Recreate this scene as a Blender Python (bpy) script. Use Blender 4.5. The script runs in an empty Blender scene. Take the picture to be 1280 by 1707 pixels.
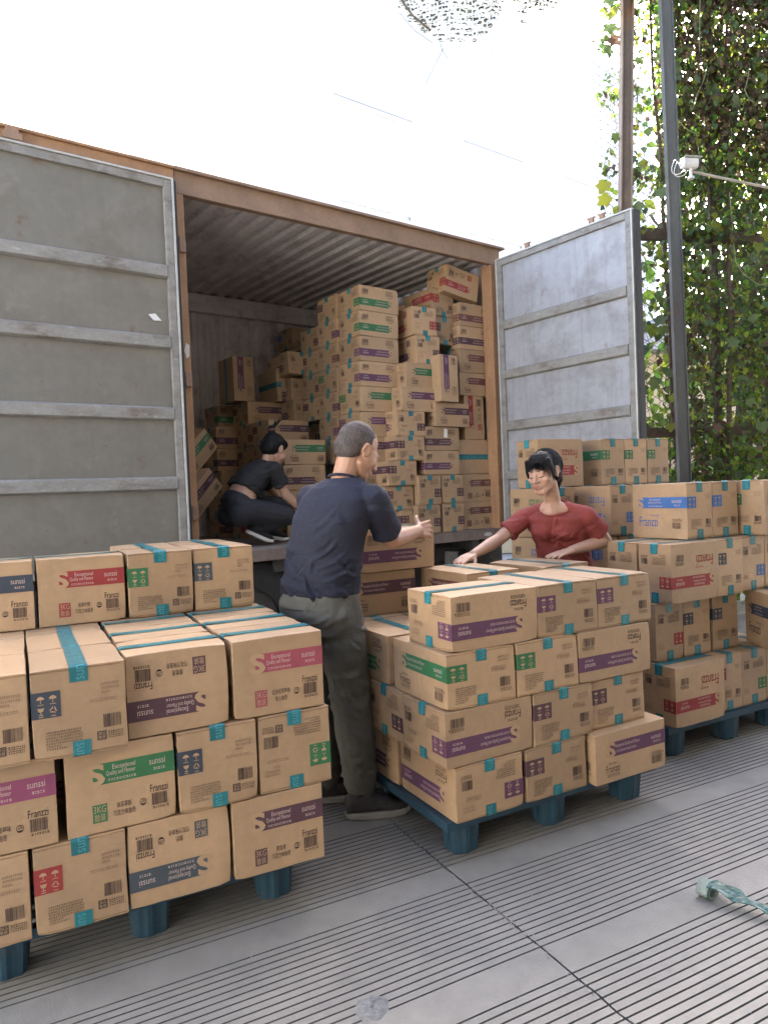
import bpy, math, random
import numpy as np
from mathutils import Vector, Matrix, noise, Euler

R = math.radians
rng = random.Random(7)
S = bpy.context.scene
COL = S.collection

# ------------------------------------------------------------------ camera, light, exposure
cam_d = bpy.data.cameras.new('camera')
cam = bpy.data.objects.new('camera', cam_d)
COL.objects.link(cam)
cam_d.sensor_fit = 'VERTICAL'
cam_d.sensor_height = 36.0
cam_d.lens = 36.0 * 1200.0 / 1707.0
cam_d.clip_start = 0.05
cam_d.clip_end = 600
cam.matrix_world = (Matrix.Translation((0, 0, 1.38)) @ Matrix.Rotation(R(90 - 1.6), 4, 'X') @ Matrix.Rotation(R(-2.31), 4, 'Z'))
S.camera = cam

SUN_EL, SUN_AZ = 36.0, 8.0         # azimuth measured clockwise from +Y (the way the camera looks)
world = bpy.data.worlds.new('World')
S.world = world
world.use_nodes = True
wn = world.node_tree
bg = wn.nodes['Background']
sky = wn.nodes.new('ShaderNodeTexSky')
sky.sky_type = 'NISHITA'
sky.sun_disc = False
sky.sun_elevation = R(SUN_EL)
sky.sun_rotation = R(SUN_AZ)
sky.dust_density = 3.5
sky.air_density = 0.75
sky.ozone_density = 0.4
wn.links.new(sky.outputs[0], bg.inputs[0])
bg.inputs[1].default_value = 0.15
sun_d = bpy.data.lights.new('sun', 'SUN')
sun_d.energy = 5.0
sun_d.angle = R(0.6)
sun_d.color = (1.0, 0.93, 0.82)
sun = bpy.data.objects.new('sun', sun_d)
COL.objects.link(sun)
sd = Vector((math.sin(R(SUN_AZ)) * math.cos(R(SUN_EL)), math.cos(R(SUN_AZ)) * math.cos(R(SUN_EL)), math.sin(R(SUN_EL))))
sun.rotation_euler = sd.to_track_quat('Z', 'Y').to_euler()
sun.location = (0, 0, 30)
S.view_settings.view_transform = 'Standard'
S.view_settings.look = 'None'
S.view_settings.gamma = 1.0
S.view_settings.use_curve_mapping = False
S.view_settings.exposure = 3.05
S.cycles.max_bounces = 8
S.cycles.diffuse_bounces = 5
S.cycles.transparent_max_bounces = 12
S.cycles.use_denoising = True

# ------------------------------------------------------------------ materials
def mat(name, color, rough=0.6, metal=0.0, var=0.12, scale=8.0, bump=0.0, bscale=60.0, objvar=0.0, islvar=0.0,
        spots=None, streak=None, spec=0.5, stretch=(1, 1, 1), trans=0.0, coat=0.0, hue=0.0, bdist=0.01, crough=0.03):
    m = bpy.data.materials.new(name)
    m.use_nodes = True
    nt = m.node_tree
    N, Lk = nt.nodes, nt.links
    b = N['Principled BSDF']
    b.inputs['Roughness'].default_value = rough
    b.inputs['Metallic'].default_value = metal
    b.inputs['Specular IOR Level'].default_value = spec
    b.inputs['Coat Weight'].default_value = coat
    b.inputs['Coat Roughness'].default_value = crough
    tc = N.new('ShaderNodeTexCoord')
    mp = N.new('ShaderNodeMapping')
    mp.inputs['Scale'].default_value = stretch
    Lk.new(tc.outputs['Object'], mp.inputs[0])
    out = None
    def noise_node(sc, det=5, rg=0.6):
        n = N.new('ShaderNodeTexNoise')
        n.inputs['Scale'].default_value = sc
        n.inputs['Detail'].default_value = det
        n.inputs['Roughness'].default_value = rg
        Lk.new(mp.outputs[0], n.inputs['Vector'])
        return n
    base = N.new('ShaderNodeRGB')
    base.outputs[0].default_value = (*color, 1)
    out = base.outputs[0]
    def scale_by(val_socket, lo, hi, frm=(0.3, 0.7)):
        nonlocal out
        mr = N.new('ShaderNodeMapRange')
        mr.inputs['From Min'].default_value, mr.inputs['From Max'].default_value = frm
        mr.inputs['To Min'].default_value, mr.inputs['To Max'].default_value = lo, hi
        Lk.new(val_socket, mr.inputs['Value'])
        mx = N.new('ShaderNodeVectorMath')
        mx.operation = 'SCALE'
        Lk.new(out, mx.inputs[0])
        Lk.new(mr.outputs[0], mx.inputs['Scale'])
        out = mx.outputs[0]
    def mix_to(fac_socket, c2, lo, hi, mx_f=1.0):
        nonlocal out
        mr = N.new('ShaderNodeMapRange')
        mr.inputs['From Min'].default_value, mr.inputs['From Max'].default_value = lo, hi
        mr.inputs['To Max'].default_value = mx_f
        Lk.new(fac_socket, mr.inputs['Value'])
        mx = N.new('ShaderNodeMixRGB')
        Lk.new(mr.outputs[0], mx.inputs['Fac'])
        Lk.new(out, mx.inputs['Color1'])
        mx.inputs['Color2'].default_value = (*c2, 1)
        out = mx.outputs[0]
    if var:
        scale_by(noise_node(scale).outputs['Fac'], 1 - var, 1 + var)
        scale_by(noise_node(scale * 9, 3).outputs['Fac'], 1 - var * 0.5, 1 + var * 0.5)
    if streak:
        c2, sc, st, lo, hi, f = streak
        mp2 = N.new('ShaderNodeMapping')
        mp2.inputs['Scale'].default_value = st
        Lk.new(tc.outputs['Object'], mp2.inputs[0])
        n = N.new('ShaderNodeTexNoise')
        n.inputs['Scale'].default_value = sc
        n.inputs['Detail'].default_value = 6
        n.inputs['Roughness'].default_value = 0.65
        Lk.new(mp2.outputs[0], n.inputs['Vector'])
        mix_to(n.outputs['Fac'], c2, lo, hi, f)
    if spots:
        for (c2, sc, lo, hi, f) in spots:
            n = noise_node(sc, 7, 0.7)
            mix_to(n.outputs['Fac'], c2, lo, hi, f)
    if objvar:
        oi = N.new('ShaderNodeObjectInfo')
        scale_by(oi.outputs['Random'], 1 - objvar, 1 + objvar, (0, 1))
    if islvar:
        g = N.new('ShaderNodeNewGeometry')
        scale_by(g.outputs['Random Per Island'], 1 - islvar, 1 + islvar, (0, 1))
        if hue:
            hs = N.new('ShaderNodeHueSaturation')
            mr = N.new('ShaderNodeMapRange')
            mr.inputs['To Min'].default_value, mr.inputs['To Max'].default_value = 0.5 - hue, 0.5 + hue
            mm = N.new('ShaderNodeMath')
            mm.operation = 'FRACT'
            ml = N.new('ShaderNodeMath')
            ml.operation = 'MULTIPLY'
            ml.inputs[1].default_value = 17.3
            Lk.new(g.outputs['Random Per Island'], ml.inputs[0])
            Lk.new(ml.outputs[0], mm.inputs[0])
            Lk.new(mm.outputs[0], mr.inputs['Value'])
            Lk.new(mr.outputs[0], hs.inputs['Hue'])
            Lk.new(out, hs.inputs['Color'])
            out = hs.outputs[0]
    Lk.new(out, b.inputs['Base Color'])
    if bump:
        n = noise_node(bscale, 4)
        bp = N.new('ShaderNodeBump')
        bp.inputs['Strength'].default_value = bump
        bp.inputs['Distance'].default_value = bdist
        Lk.new(n.outputs['Fac'], bp.inputs['Height'])
        Lk.new(bp.outputs[0], b.inputs['Normal'])
    if trans:
        tr = N.new('ShaderNodeBsdfTranslucent')
        Lk.new(out, tr.inputs['Color'])
        ms = N.new('ShaderNodeMixShader')
        ms.inputs[0].default_value = trans
        Lk.new(b.outputs[0], ms.inputs[1])
        Lk.new(tr.outputs[0], ms.inputs[2])
        Lk.new(ms.outputs[0], N['Material Output'].inputs[0])
    return m

KRAFT = mat('kraft_board', (0.375, 0.243, 0.132), 0.5, var=0.10, scale=5, bump=0.12, bscale=90, objvar=0.15, coat=0.3, crough=0.3,
            streak=((0.33, 0.20, 0.108), 3.0, (0.6, 0.6, 22), 0.5, 0.8, 0.35),
            spots=[((0.24, 0.155, 0.09), 9.0, 0.60, 0.75, 0.45), ((0.42, 0.30, 0.20), 16.0, 0.66, 0.74, 0.4)], spec=0.6)
KRAFT_L = mat('unprinted_kraft', (0.40, 0.265, 0.15), 0.65, var=0.05)
INK = mat('dark_ink', (0.055, 0.032, 0.026), 0.6, var=0.15, scale=40)
INKF = mat('faint_ink', (0.24, 0.15, 0.095), 0.6, var=0.2, scale=40)
PALE = mat('pale_print', (0.50, 0.38, 0.33), 0.6, var=0.1, scale=60)
TAPE = mat('teal_tape', (0.014, 0.150, 0.172), 0.28, var=0.18, scale=14, bump=0.25, bscale=35, coat=0.2, objvar=0.12)
TAPE_P = mat('tape_lettering', (0.07, 0.27, 0.29), 0.3, var=0.1, scale=30)
BAND = {
    'purple': mat('purple_ink', (0.105, 0.040, 0.080), 0.6, var=0.10, scale=20),
    'plum': mat('plum_ink', (0.080, 0.036, 0.046), 0.6, var=0.10, scale=20),
    'magenta': mat('magenta_ink', (0.235, 0.055, 0.115), 0.6, var=0.10, scale=20),
    'pink': mat('pink_ink', (0.30, 0.062, 0.085), 0.6, var=0.10, scale=20),
    'red': mat('red_ink', (0.27, 0.032, 0.030), 0.6, var=0.10, scale=20),
    'green': mat('green_ink', (0.030, 0.135, 0.052), 0.6, var=0.10, scale=20),
    'slate': mat('slate_ink', (0.055, 0.068, 0.078), 0.6, var=0.10, scale=20),
    'navy': mat('navy_ink', (0.036, 0.046, 0.062), 0.6, var=0.10, scale=20),
    'blue': mat('blue_ink', (0.045, 0.13, 0.33), 0.6, var=0.10, scale=20),
    'brown': mat('brown_ink', (0.13, 0.050, 0.040), 0.6, var=0.10, scale=20),
}

# ------------------------------------------------------------------ helpers
class MB:
    """collects faces of ONE mesh"""
    def __init__(s):
        s.v, s.f, s.m = [], [], []
    def add(s, vs, fs, mi=0):
        o = len(s.v)
        s.v.extend([tuple(p) for p in vs])
        for f in fs:
            s.f.append([i + o for i in f])
            s.m.append(mi)
    def quad(s, a, b, c, d, mi=0):
        s.add([a, b, c, d], [(0, 1, 2, 3)], mi)
    def box(s, x0, x1, y0, y1, z0, z1, mi=0, M=None):
        vs = [Vector(p) for p in ((x0, y0, z0), (x1, y0, z0), (x1, y1, z0), (x0, y1, z0), (x0, y0, z1), (x1, y0, z1), (x1, y1, z1), (x0, y1, z1))]
        if M is not None:
            vs = [M @ p for p in vs]
        s.add(vs, [(0, 3, 2, 1), (4, 5, 6, 7), (0, 1, 5, 4), (1, 2, 6, 5), (2, 3, 7, 6), (3, 0, 4, 7)], mi)
    def tube(s, pts, rad, n=8, mi=0, cap=True):
        pts = [Vector(p) for p in pts]
        rr = rad if isinstance(rad, (list, tuple)) else [rad] * len(pts)
        vs, fs = [], []
        a = None
        for i, p in enumerate(pts):
            t = (pts[min(i + 1, len(pts) - 1)] - pts[max(i - 1, 0)])
            t = t.normalized() if t.length > 1e-9 else Vector((0, 0, 1))
            if a is None:
                a = Vector((0, 0, 1)) if abs(t.z) < 0.9 else Vector((1, 0, 0))
            a = (a - t * a.dot(t))
            a = a.normalized() if a.length > 1e-6 else t.orthogonal().normalized()
            b = t.cross(a)
            for k in range(n):
                w = 2 * math.pi * k / n
                vs.append(p + (a * math.cos(w) + b * math.sin(w)) * rr[i])
        for i in range(len(pts) - 1):
            for k in range(n):
                fs.append((i * n + k, i * n + (k + 1) % n, (i + 1) * n + (k + 1) % n, (i + 1) * n + k))
        if cap:
            fs.append(tuple(range(n - 1, -1, -1)))
            fs.append(tuple((len(pts) - 1) * n + k for k in range(n)))
        s.add(vs, fs, mi)
    def cyl(s, p0, p1, r0, r1=None, n=16, mi=0):
        s.tube([p0, p1], [r0, r0 if r1 is None else r1], n, mi)
    def mesh(s, name, mats, smooth=False):
        me = bpy.data.meshes.new(name)
        me.from_pydata(s.v, [], s.f)
        for m in mats:
            me.materials.append(m)
        me.polygons.foreach_set('material_index', s.m)
        if smooth:
            me.polygons.foreach_set('use_smooth', [True] * len(s.f))
        me.update()
        return me
    def build(s, name, mats, parent=None, smooth=False, bevel=0.0):
        mats = mats if isinstance(mats, (list, tuple)) else [mats]
        o = obj(name, s.mesh(name, mats, smooth), parent)
        if bevel:
            md = o.modifiers.new('edge', 'BEVEL')
            md.width = bevel
            md.segments = 2
            md.limit_method = 'ANGLE'
            md.angle_limit = R(35)
        return o

def obj(name, data, parent=None):
    o = bpy.data.objects.new(name, data)
    COL.objects.link(o)
    if parent is not None:
        o.parent = parent
    return o

def tag(o, label=None, cat=None, group=None, kind=None):
    if label: o['label'] = label
    if cat: o['category'] = cat
    if group: o['group'] = group
    if kind: o['kind'] = kind
    return o

def thing(name, loc, label, cat, group=None, rot=(0, 0, 0)):
    o = obj(name, None)
    o.empty_display_size = 0.1
    o.location = loc
    o.rotation_euler = rot
    return tag(o, label, cat, group)

class Frame:
    def __init__(s, x, y, yaw):
        s.yaw = R(yaw)
        s.o = Vector((x, y, 0))
        s.u = Vector((math.cos(s.yaw), math.sin(s.yaw), 0))
        s.v = Vector((-math.sin(s.yaw), math.cos(s.yaw), 0))
        s.M = Matrix.Translation(s.o) @ Matrix.Rotation(s.yaw, 4, 'Z')
    def w(s, u, v, h):
        return s.o + s.u * u + s.v * v + Vector((0, 0, h))

FL = Frame(-1.019, 2.0, 27)        # pallet on the left
FM = Frame(0.215, 2.576, 28)       # pallet in the middle
FR = Frame(1.383, 3.485, 28)       # pallets on the right
FC = Frame(-1.235, 4.8, 37.3)      # the open side of the container

# text outlines (built-in font), cached as 2-D meshes normalised to a 1 x 1 box
_T = {}
def text2d(txt):
    if txt not in _T:
        bold = 0.035 if txt == 'S' else 0.0
        cu = bpy.data.curves.new('t', 'FONT')
        cu.body = txt
        cu.resolution_u = 3
        cu.offset = bold
        o = bpy.data.objects.new('t', cu)
        COL.objects.link(o)
        dg = bpy.context.evaluated_depsgraph_get()
        me = bpy.data.meshes.new_from_object(o.evaluated_get(dg))
        v = np.array([tuple(p.co)[:2] for p in me.vertices]) if len(me.vertices) else np.zeros((1, 2))
        f = [tuple(p.vertices) for p in me.polygons]
        v = (v - v.min(0)) / np.maximum(v.max(0) - v.min(0), 1e-6)
        bpy.data.objects.remove(o)
        bpy.data.meshes.remove(me)
        bpy.data.curves.remove(cu)
        _T[txt] = (v, f)
    return _T[txt]

# ------------------------------------------------------------------ GROUND
CONC = mat('grooved_concrete', (0.240, 0.224, 0.196), 0.6, var=0.14, scale=1.3, bump=0.35, bscale=140,
           spots=[((0.115, 0.112, 0.105), 0.9, 0.50, 0.70, 0.55), ((0.13, 0.13, 0.125), 2.7, 0.52, 0.75, 0.6), ((0.10, 0.098, 0.092), 14, 0.64, 0.72, 0.5), ((0.36, 0.36, 0.35), 60, 0.66, 0.75, 0.5)])
GROOVE = mat('groove_dirt_shade', (0.085, 0.087, 0.085), 0.95, var=0.3, scale=20)  # dirt plus shade painted into the groove colour
m = MB()
m.quad((-150, -60, -0.02), (150, -60, -0.02), (150, 200, -0.02), (-150, 200, -0.02))
ground = tag(m.build('ground', [mat('yard_concrete', (0.40, 0.39, 0.37), 0.8, var=0.2, scale=0.5)]), kind='structure')
tdir = Vector((math.cos(R(27)), math.sin(R(27)), 0))
sdir = Vector((-math.sin(R(27)), math.cos(R(27)), 0))
prof = []
s0 = -0.6
while s0 < 5.2:
    # a smooth strip then a comb of fourteen cut grooves
    prof.append((s0 + 0.128, 0))
    for k in range(15):
        c = s0 + 0.134 + k * 0.0288
        prof += [(c - 0.0030, 0), (c - 0.0014, -0.006), (c + 0.0014, -0.006), (c + 0.0030, 0)]
    s0 += 0.541
def slab(t0, t1, drop, wob):
    m = MB()
    n = max(2, int((t1 - t0) / 0.25))
    nz = noise.noise
    rows = []
    for i in range(n + 1):
        t = t0 + (t1 - t0) * i / n
        rows.append([tdir * t + sdir * (s + 0.004 * nz(Vector((t * 1.7, 0.3, s * 0.4)))) + Vector((0, 0, z - drop)) for s, z in prof])
    K = len(prof)
    # ragged edge along the joint
    for j, (s, z) in enumerate(prof):
        e = 0.006 * noise.noise(Vector((s * 14, wob, 0)))
        rows[-1][j] += tdir * e
        rows[0][j] += tdir * 0.006 * noise.noise(Vector((s * 14, wob - 1, 0)))
    vs = [p for r in rows for p in r]
    for i in range(n):
        pass
    fs, mi = [], []
    for i in range(n):
        for j in range(K - 1):
            fs.append((i * K + j, (i + 1) * K + j, (i + 1) * K + j + 1, i * K + j + 1))
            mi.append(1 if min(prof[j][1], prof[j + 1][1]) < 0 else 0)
    m.v = [tuple(p) for p in vs]
    m.f = fs
    m.m = mi
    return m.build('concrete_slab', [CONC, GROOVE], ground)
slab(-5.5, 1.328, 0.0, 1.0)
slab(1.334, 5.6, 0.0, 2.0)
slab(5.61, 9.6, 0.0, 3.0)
# crumbs and mortar bits broken out along the joint
m = MB()
for k in range(110):
    s = rng.uniform(0.9, 3.3)
    if rng.random() < 0.55:
        s = rng.gauss(1.86, 0.14)
    t = 1.331 + rng.gauss(0, 0.010)
    r = rng.uniform(0.0015, 0.006)
    p = tdir * t + sdir * s
    pts = [p + Vector((rng.uniform(-r, r), rng.uniform(-r, r), 0)) for _ in range(3)]
    a = p + Vector((0, 0, r * 0.9))
    b = [p + Vector((math.cos(q) * r, math.sin(q) * r, -0.002)) for q in (0, 1.5, 3.1, 4.6)]
    m.add([a] + b, [(0, 1, 2), (0, 2, 3), (0, 3, 4), (0, 4, 1)])
m.build('joint_crumbs', [CONC], ground)['kind'] = 'stuff'
# lump of spilled cement
def lump(c, r, h, seed):
    m = MB()
    n, k = 9, 20
    vs = [Vector((c[0], c[1], h))]
    for i in range(1, n + 1):
        for j in range(k):
            a = 2 * math.pi * j / k
            rr = r * i / n * (1 + 0.25 * noise.noise(Vector((math.cos(a) * 1.5, math.sin(a) * 1.5, seed))))
            z = h * (1 - (i / n) ** 2) * (0.7 + 0.8 * noise.noise(Vector((math.cos(a) * i * 0.5, math.sin(a) * i * 0.5, seed + 4)))) - 0.002 * (i == n)
            vs.append(Vector((c[0] + rr * math.cos(a), c[1] + rr * math.sin(a), max(z, -0.004))))
    fs = [(0, 1 + j, 1 + (j + 1) % k) for j in range(k)]
    for i in range(n - 1):
        for j in range(k):
            fs.append((1 + i * k + j, 1 + (i + 1) * k + j, 1 + (i + 1) * k + (j + 1) % k, 1 + i * k + (j + 1) % k))
    m.add(vs, fs)
    return m
o = lump((-0.086, 1.892), 0.05, 0.016, 3.3).build('cement_lump', [mat('spilled_cement', (0.2, 0.2, 0.195), 0.9, var=0.3, scale=40, bump=0.8, bscale=120)], smooth=True)
tag(o, 'rough grey lump of dried cement stuck on the grooved ground at the bottom', 'cement lump')
m = MB()
for k in range(90):
    x, y = rng.uniform(-1.4, 3.2), rng.uniform(1.6, 3.6)
    r = rng.uniform(0.001, 0.0035)
    a = Vector((x, y, r))
    m.add([a] + [Vector((x + math.cos(q) * r, y + math.sin(q) * r, -0.001)) for q in (0, 2.1, 4.2)], [(0, 1, 2), (0, 2, 3), (0, 3, 1)])
tag(m.build('grit', [mat('pale_grit', (0.4, 0.39, 0.37), 0.8)]), 'pale grit and crumbs scattered over the grooved concrete yard', 'grit', kind='stuff')

# ------------------------------------------------------------------ CARTONS
DIM = {'K': (0.306, 0.247, 0.252), 'M': (0.400, 0.307, 0.2055), 'R': (0.360, 0.202, 0.297), 'P': (0.400, 0.250, 0.246)}

_bodies = {}
def body_mesh(ty, seed):
    if (ty, seed) in _bodies:
        return _bodies[(ty, seed)]
    L, W, H = DIM[ty]
    hx, hy, hz = L / 2, W / 2, H / 2
    r = 0.0026
    def ticks(h, extra):
        base = [-h, -h + r * 0.5, -h + r] + [h * q for q in (-0.75, -0.4, 0, 0.4, 0.75)] + [h - r, h - r * 0.5, h] + extra
        return sorted(set(round(q, 6) for q in base))
    X = ticks(hx, [-hx + 0.02, hx - 0.02])
    Y = ticks(hy, [-0.0045, -0.0018, 0.0018, 0.0045])
    Z = ticks(hz, [hz - 0.0065, hz - 0.0045, hz - 0.009, -hz + 0.0065, -hz + 0.0045, -hz + 0.009])
    rs = random.Random(seed * 77 + ord(ty))
    off = Vector((rs.uniform(0, 50), rs.uniform(0, 50), rs.uniform(0, 50)))
    cd = {}
    for sx in (-1, 1):
        for sy in (-1, 1):
            for sz in (-1, 1):
                cd[(sx, sy, sz)] = rs.choice([0, 0, 0, 0.0015, 0.0035])
    bow = [rs.uniform(-0.3, 1.0) * 0.0028 for _ in range(2)]
    def pt(x, y, z, ax):
        p = Vector((x, y, z))
        q = Vector((max(-hx + r, min(hx - r, x)), max(-hy + r, min(hy - r, y)), max(-hz + r, min(hz - r, z))))
        d = p - q
        if d.length > 1e-9:
            p = q + d.normalized() * r
        ux, uy, uz = x / hx, y / hy, z / hz
        if ax == 2:                                   # seam between the flaps, under the tape
            if abs(y) < 0.003:
                p.z -= math.copysign(0.004, z)
            # flaps bow a little between the short edges
            p.z += (1 if z > 0 else 0) * bow[0] * (0.35 + 0.65 * abs(ux) ** 2) * (1 - uy * uy) * (0.2 + 0.8 * (abs(y) > 0.003))
        if ax == 0 and 0.003 < hz - abs(z) < 0.008:    # shadow gap under the flap on the short sides
            p.x -= math.copysign(0.004, x)
        c = cd[(1 if x > 0 else -1, 1 if y > 0 else -1, 1 if z > 0 else -1)]
        wgt = max(0, (abs(ux) - 0.72) / 0.28) * max(0, (abs(uy) - 0.72) / 0.28) * max(0, (abs(uz) - 0.6) / 0.4)
        if c and wgt > 0:
            p -= Vector((math.copysign(c, x), math.copysign(c, y), math.copysign(c * 1.3, z))) * wgt
        n1 = noise.noise(p * 9 + off)
        edge = max(abs(ux) * abs(uy), abs(uy) * abs(uz), abs(ux) * abs(uz)) ** 4
        p -= Vector((ux, uy, uz)) * max(0, n1) * 0.003 * edge
        return p
    m = MB()
    idx = {}
    vs = []
    def vid(x, y, z, ax):
        k = (x, y, z)
        if k not in idx:
            idx[k] = len(vs)
            vs.append(pt(x, y, z, ax))
        return idx[k]
    fs = []
    for ax, A, B in ((2, X, Y), (1, X, Z), (0, Y, Z)):
        for sgn in (-1, 1):
            for i in range(len(A) - 1):
                for j in range(len(B) - 1):
                    cs = [(A[i], B[j]), (A[i + 1], B[j]), (A[i + 1], B[j + 1]), (A[i], B[j + 1])]
                    if ax == 2: ids = [vid(a, b, sgn * hz, 2) for a, b in cs]
                    elif ax == 1: ids = [vid(a, sgn * hy, b, 1) for a, b in cs]
                    else: ids = [vid(sgn * hx, a, b, 0) for a, b in cs]
                    flip = (sgn < 0) != (ax == 1)
                    fs.append(tuple(reversed(ids)) if flip else tuple(ids))
    m.add([p + Vector((0, 0, hz)) for p in vs], fs)
    me = m.mesh('cardboard_carton', [KRAFT])
    _bodies[(ty, seed)] = me
    return me

class Print:
    """flat print on one carton face, in metres from the face's bottom-left corner"""
    def __init__(s, w, h):
        s.W, s.H = w, h
        s.m = MB()
    def rect(s, x0, y0, x1, y1, mi, lay=1):
        W, H = s.W, s.H
        s.m.quad((x0 * W, y0 * H, lay), (x1 * W, y0 * H, lay), (x1 * W, y1 * H, lay), (x0 * W, y1 * H, lay), mi)
    def poly(s, pts, mi, lay=2):
        s.m.add([(x * s.W, y * s.H, lay) for x, y in pts], [tuple(range(len(pts)))], mi)
    def text(s, t, x0, y0, x1, y1, mi, lay=2, rot=0):
        v, f = text2d(t)
        if rot == 90:
            v = np.stack([1 - v[:, 1], v[:, 0]], 1)
        if rot == -90:
            v = np.stack([v[:, 1], 1 - v[:, 0]], 1)
        vs = [((x0 + a * (x1 - x0)) * s.W, (y0 + b * (y1 - y0)) * s.H, lay) for a, b in v]
        s.m.add(vs, f, mi)
    def bars(s, x0, y0, x1, y1, mi, n=22, seed=1):
        rs = random.Random(seed)
        x = x0
        st = (x1 - x0) / n
        for k in range(n):
            w = st * rs.choice([0.3, 0.45, 0.7])
            s.rect(x, y0 + (y1 - y0) * 0.0, x + w, y1, mi, 2)
            x += st
    def lines(s, x0, y0, x1, y1, n, mi, seed=1, fill=0.55):
        rs = random.Random(seed)
        dy = (y1 - y0) / n
        for k in range(n):
            yy = y1 - (k + 1) * dy
            xe = x1 if k < n * 0.6 else x0 + (x1 - x0) * rs.uniform(0.3, 0.7)
            x = x0 + rs.uniform(0, 0.01)
            while x < xe:
                w = rs.uniform(0.010, 0.024)
                h = dy * fill
                # every sign is a few strokes
                s.rect(x, yy, x + w, yy + h * 0.22, mi, 2)
                s.rect(x, yy + h * 0.7, x + w * 0.9, yy + h, mi, 2)
                if rs.random() < 0.7:
                    s.rect(x + w * 0.35, yy, x + w * 0.6, yy + h, mi, 2)
                x += w + rs.uniform(0.004, 0.008)
    def icons(s, x0, y0, x1, y1):
        s.rect(x0, y0, x1, y1, 0, 1)
        w, h = x1 - x0, y1 - y0
        P = lambda a, b: (x0 + a * w, y0 + b * h)
        K = 2
        for cx in (0.32, 0.74):                        # arrows / umbrella row
            pts = [P(cx + 0.13 * math.cos(q), 0.72 + 0.13 * math.sin(q)) for q in np.linspace(0, math.pi, 9)]
            s.poly(pts, K)
            s.rect(*P(cx - 0.012, 0.58), *P(cx + 0.012, 0.72), K, 2)
            s.rect(*P(cx - 0.10, 0.52), *P(cx + 0.10, 0.545), K, 2)
        s.poly([P(0.20, 0.40), P(0.25, 0.27), P(0.39, 0.27), P(0.44, 0.40)], K)   # glass
        s.rect(*P(0.305, 0.17), *P(0.335, 0.27), K, 2)
        s.rect(*P(0.25, 0.14), *P(0.39, 0.17), K, 2)
        for q in range(3):                              # recycling arrows
            a = math.pi / 2 + q * 2.094
            p1 = (0.74 + 0.15 * math.cos(a), 0.29 + 0.15 * math.sin(a))
            p2 = (0.74 + 0.15 * math.cos(a + 1.7), 0.29 + 0.15 * math.sin(a + 1.7))
            q1 = (0.74 + 0.085 * math.cos(a), 0.29 + 0.085 * math.sin(a))
            q2 = (0.74 + 0.085 * math.cos(a + 1.7), 0.29 + 0.085 * math.sin(a + 1.7))
            s.poly([P(*p1), P(*p2), P(*q2), P(*q1)], K)
        s.rect(*P(0.24, 0.06), *P(0.40, 0.09), K, 2)
        s.rect(*P(0.66, 0.06), *P(0.82, 0.09), K, 2)
    def band(s, x0, y0, x1, y1, sx):
        """printed stripe with a big S cut out of its left end"""
        h = y1 - y0
        sw = h * s.H / s.W * 0.80
        x0 -= sw * 0.18
        n = 6
        for k in range(n):
            a = x0 + (x1 - x0) * k / n
            s.rect(a, y0, x0 + (x1 - x0) * (k + 1) / n, y1, 0, 1)
        s.text('S', x0 - sw * 0.38, y0 - h * 0.02, x0 + sw * 0.68, y1 + h * 0.02, 2, 2)
    def mesh(s, name, face, ty):
        """face: 'F' (-y) 'B' (+y) 'R' (+x) 'L' (-x); lies 0.8 mm and up off the board"""
        L, W, H = DIM[ty]
        out = []
        for x, y, lay in s.m.v:
            d = 0.0006 + 0.0004 * lay
            if face == 'F': out.append((x - L / 2, -W / 2 - d, y))
            elif face == 'B': out.append((L / 2 - x, W / 2 + d, y))
            elif face == 'R': out.append((L / 2 + d, x - W / 2, y))
            else: out.append((-L / 2 - d, W / 2 - x, y))
        me = bpy.data.meshes.new(name)
        me.from_pydata(out, [], s.m.f)
        for mm in (BAND['purple'], INK, KRAFT_L, PALE, INKF):
            me.materials.append(mm)
        me.polygons.foreach_set('material_index', s.m.m)
        me.update()
        return me

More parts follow.
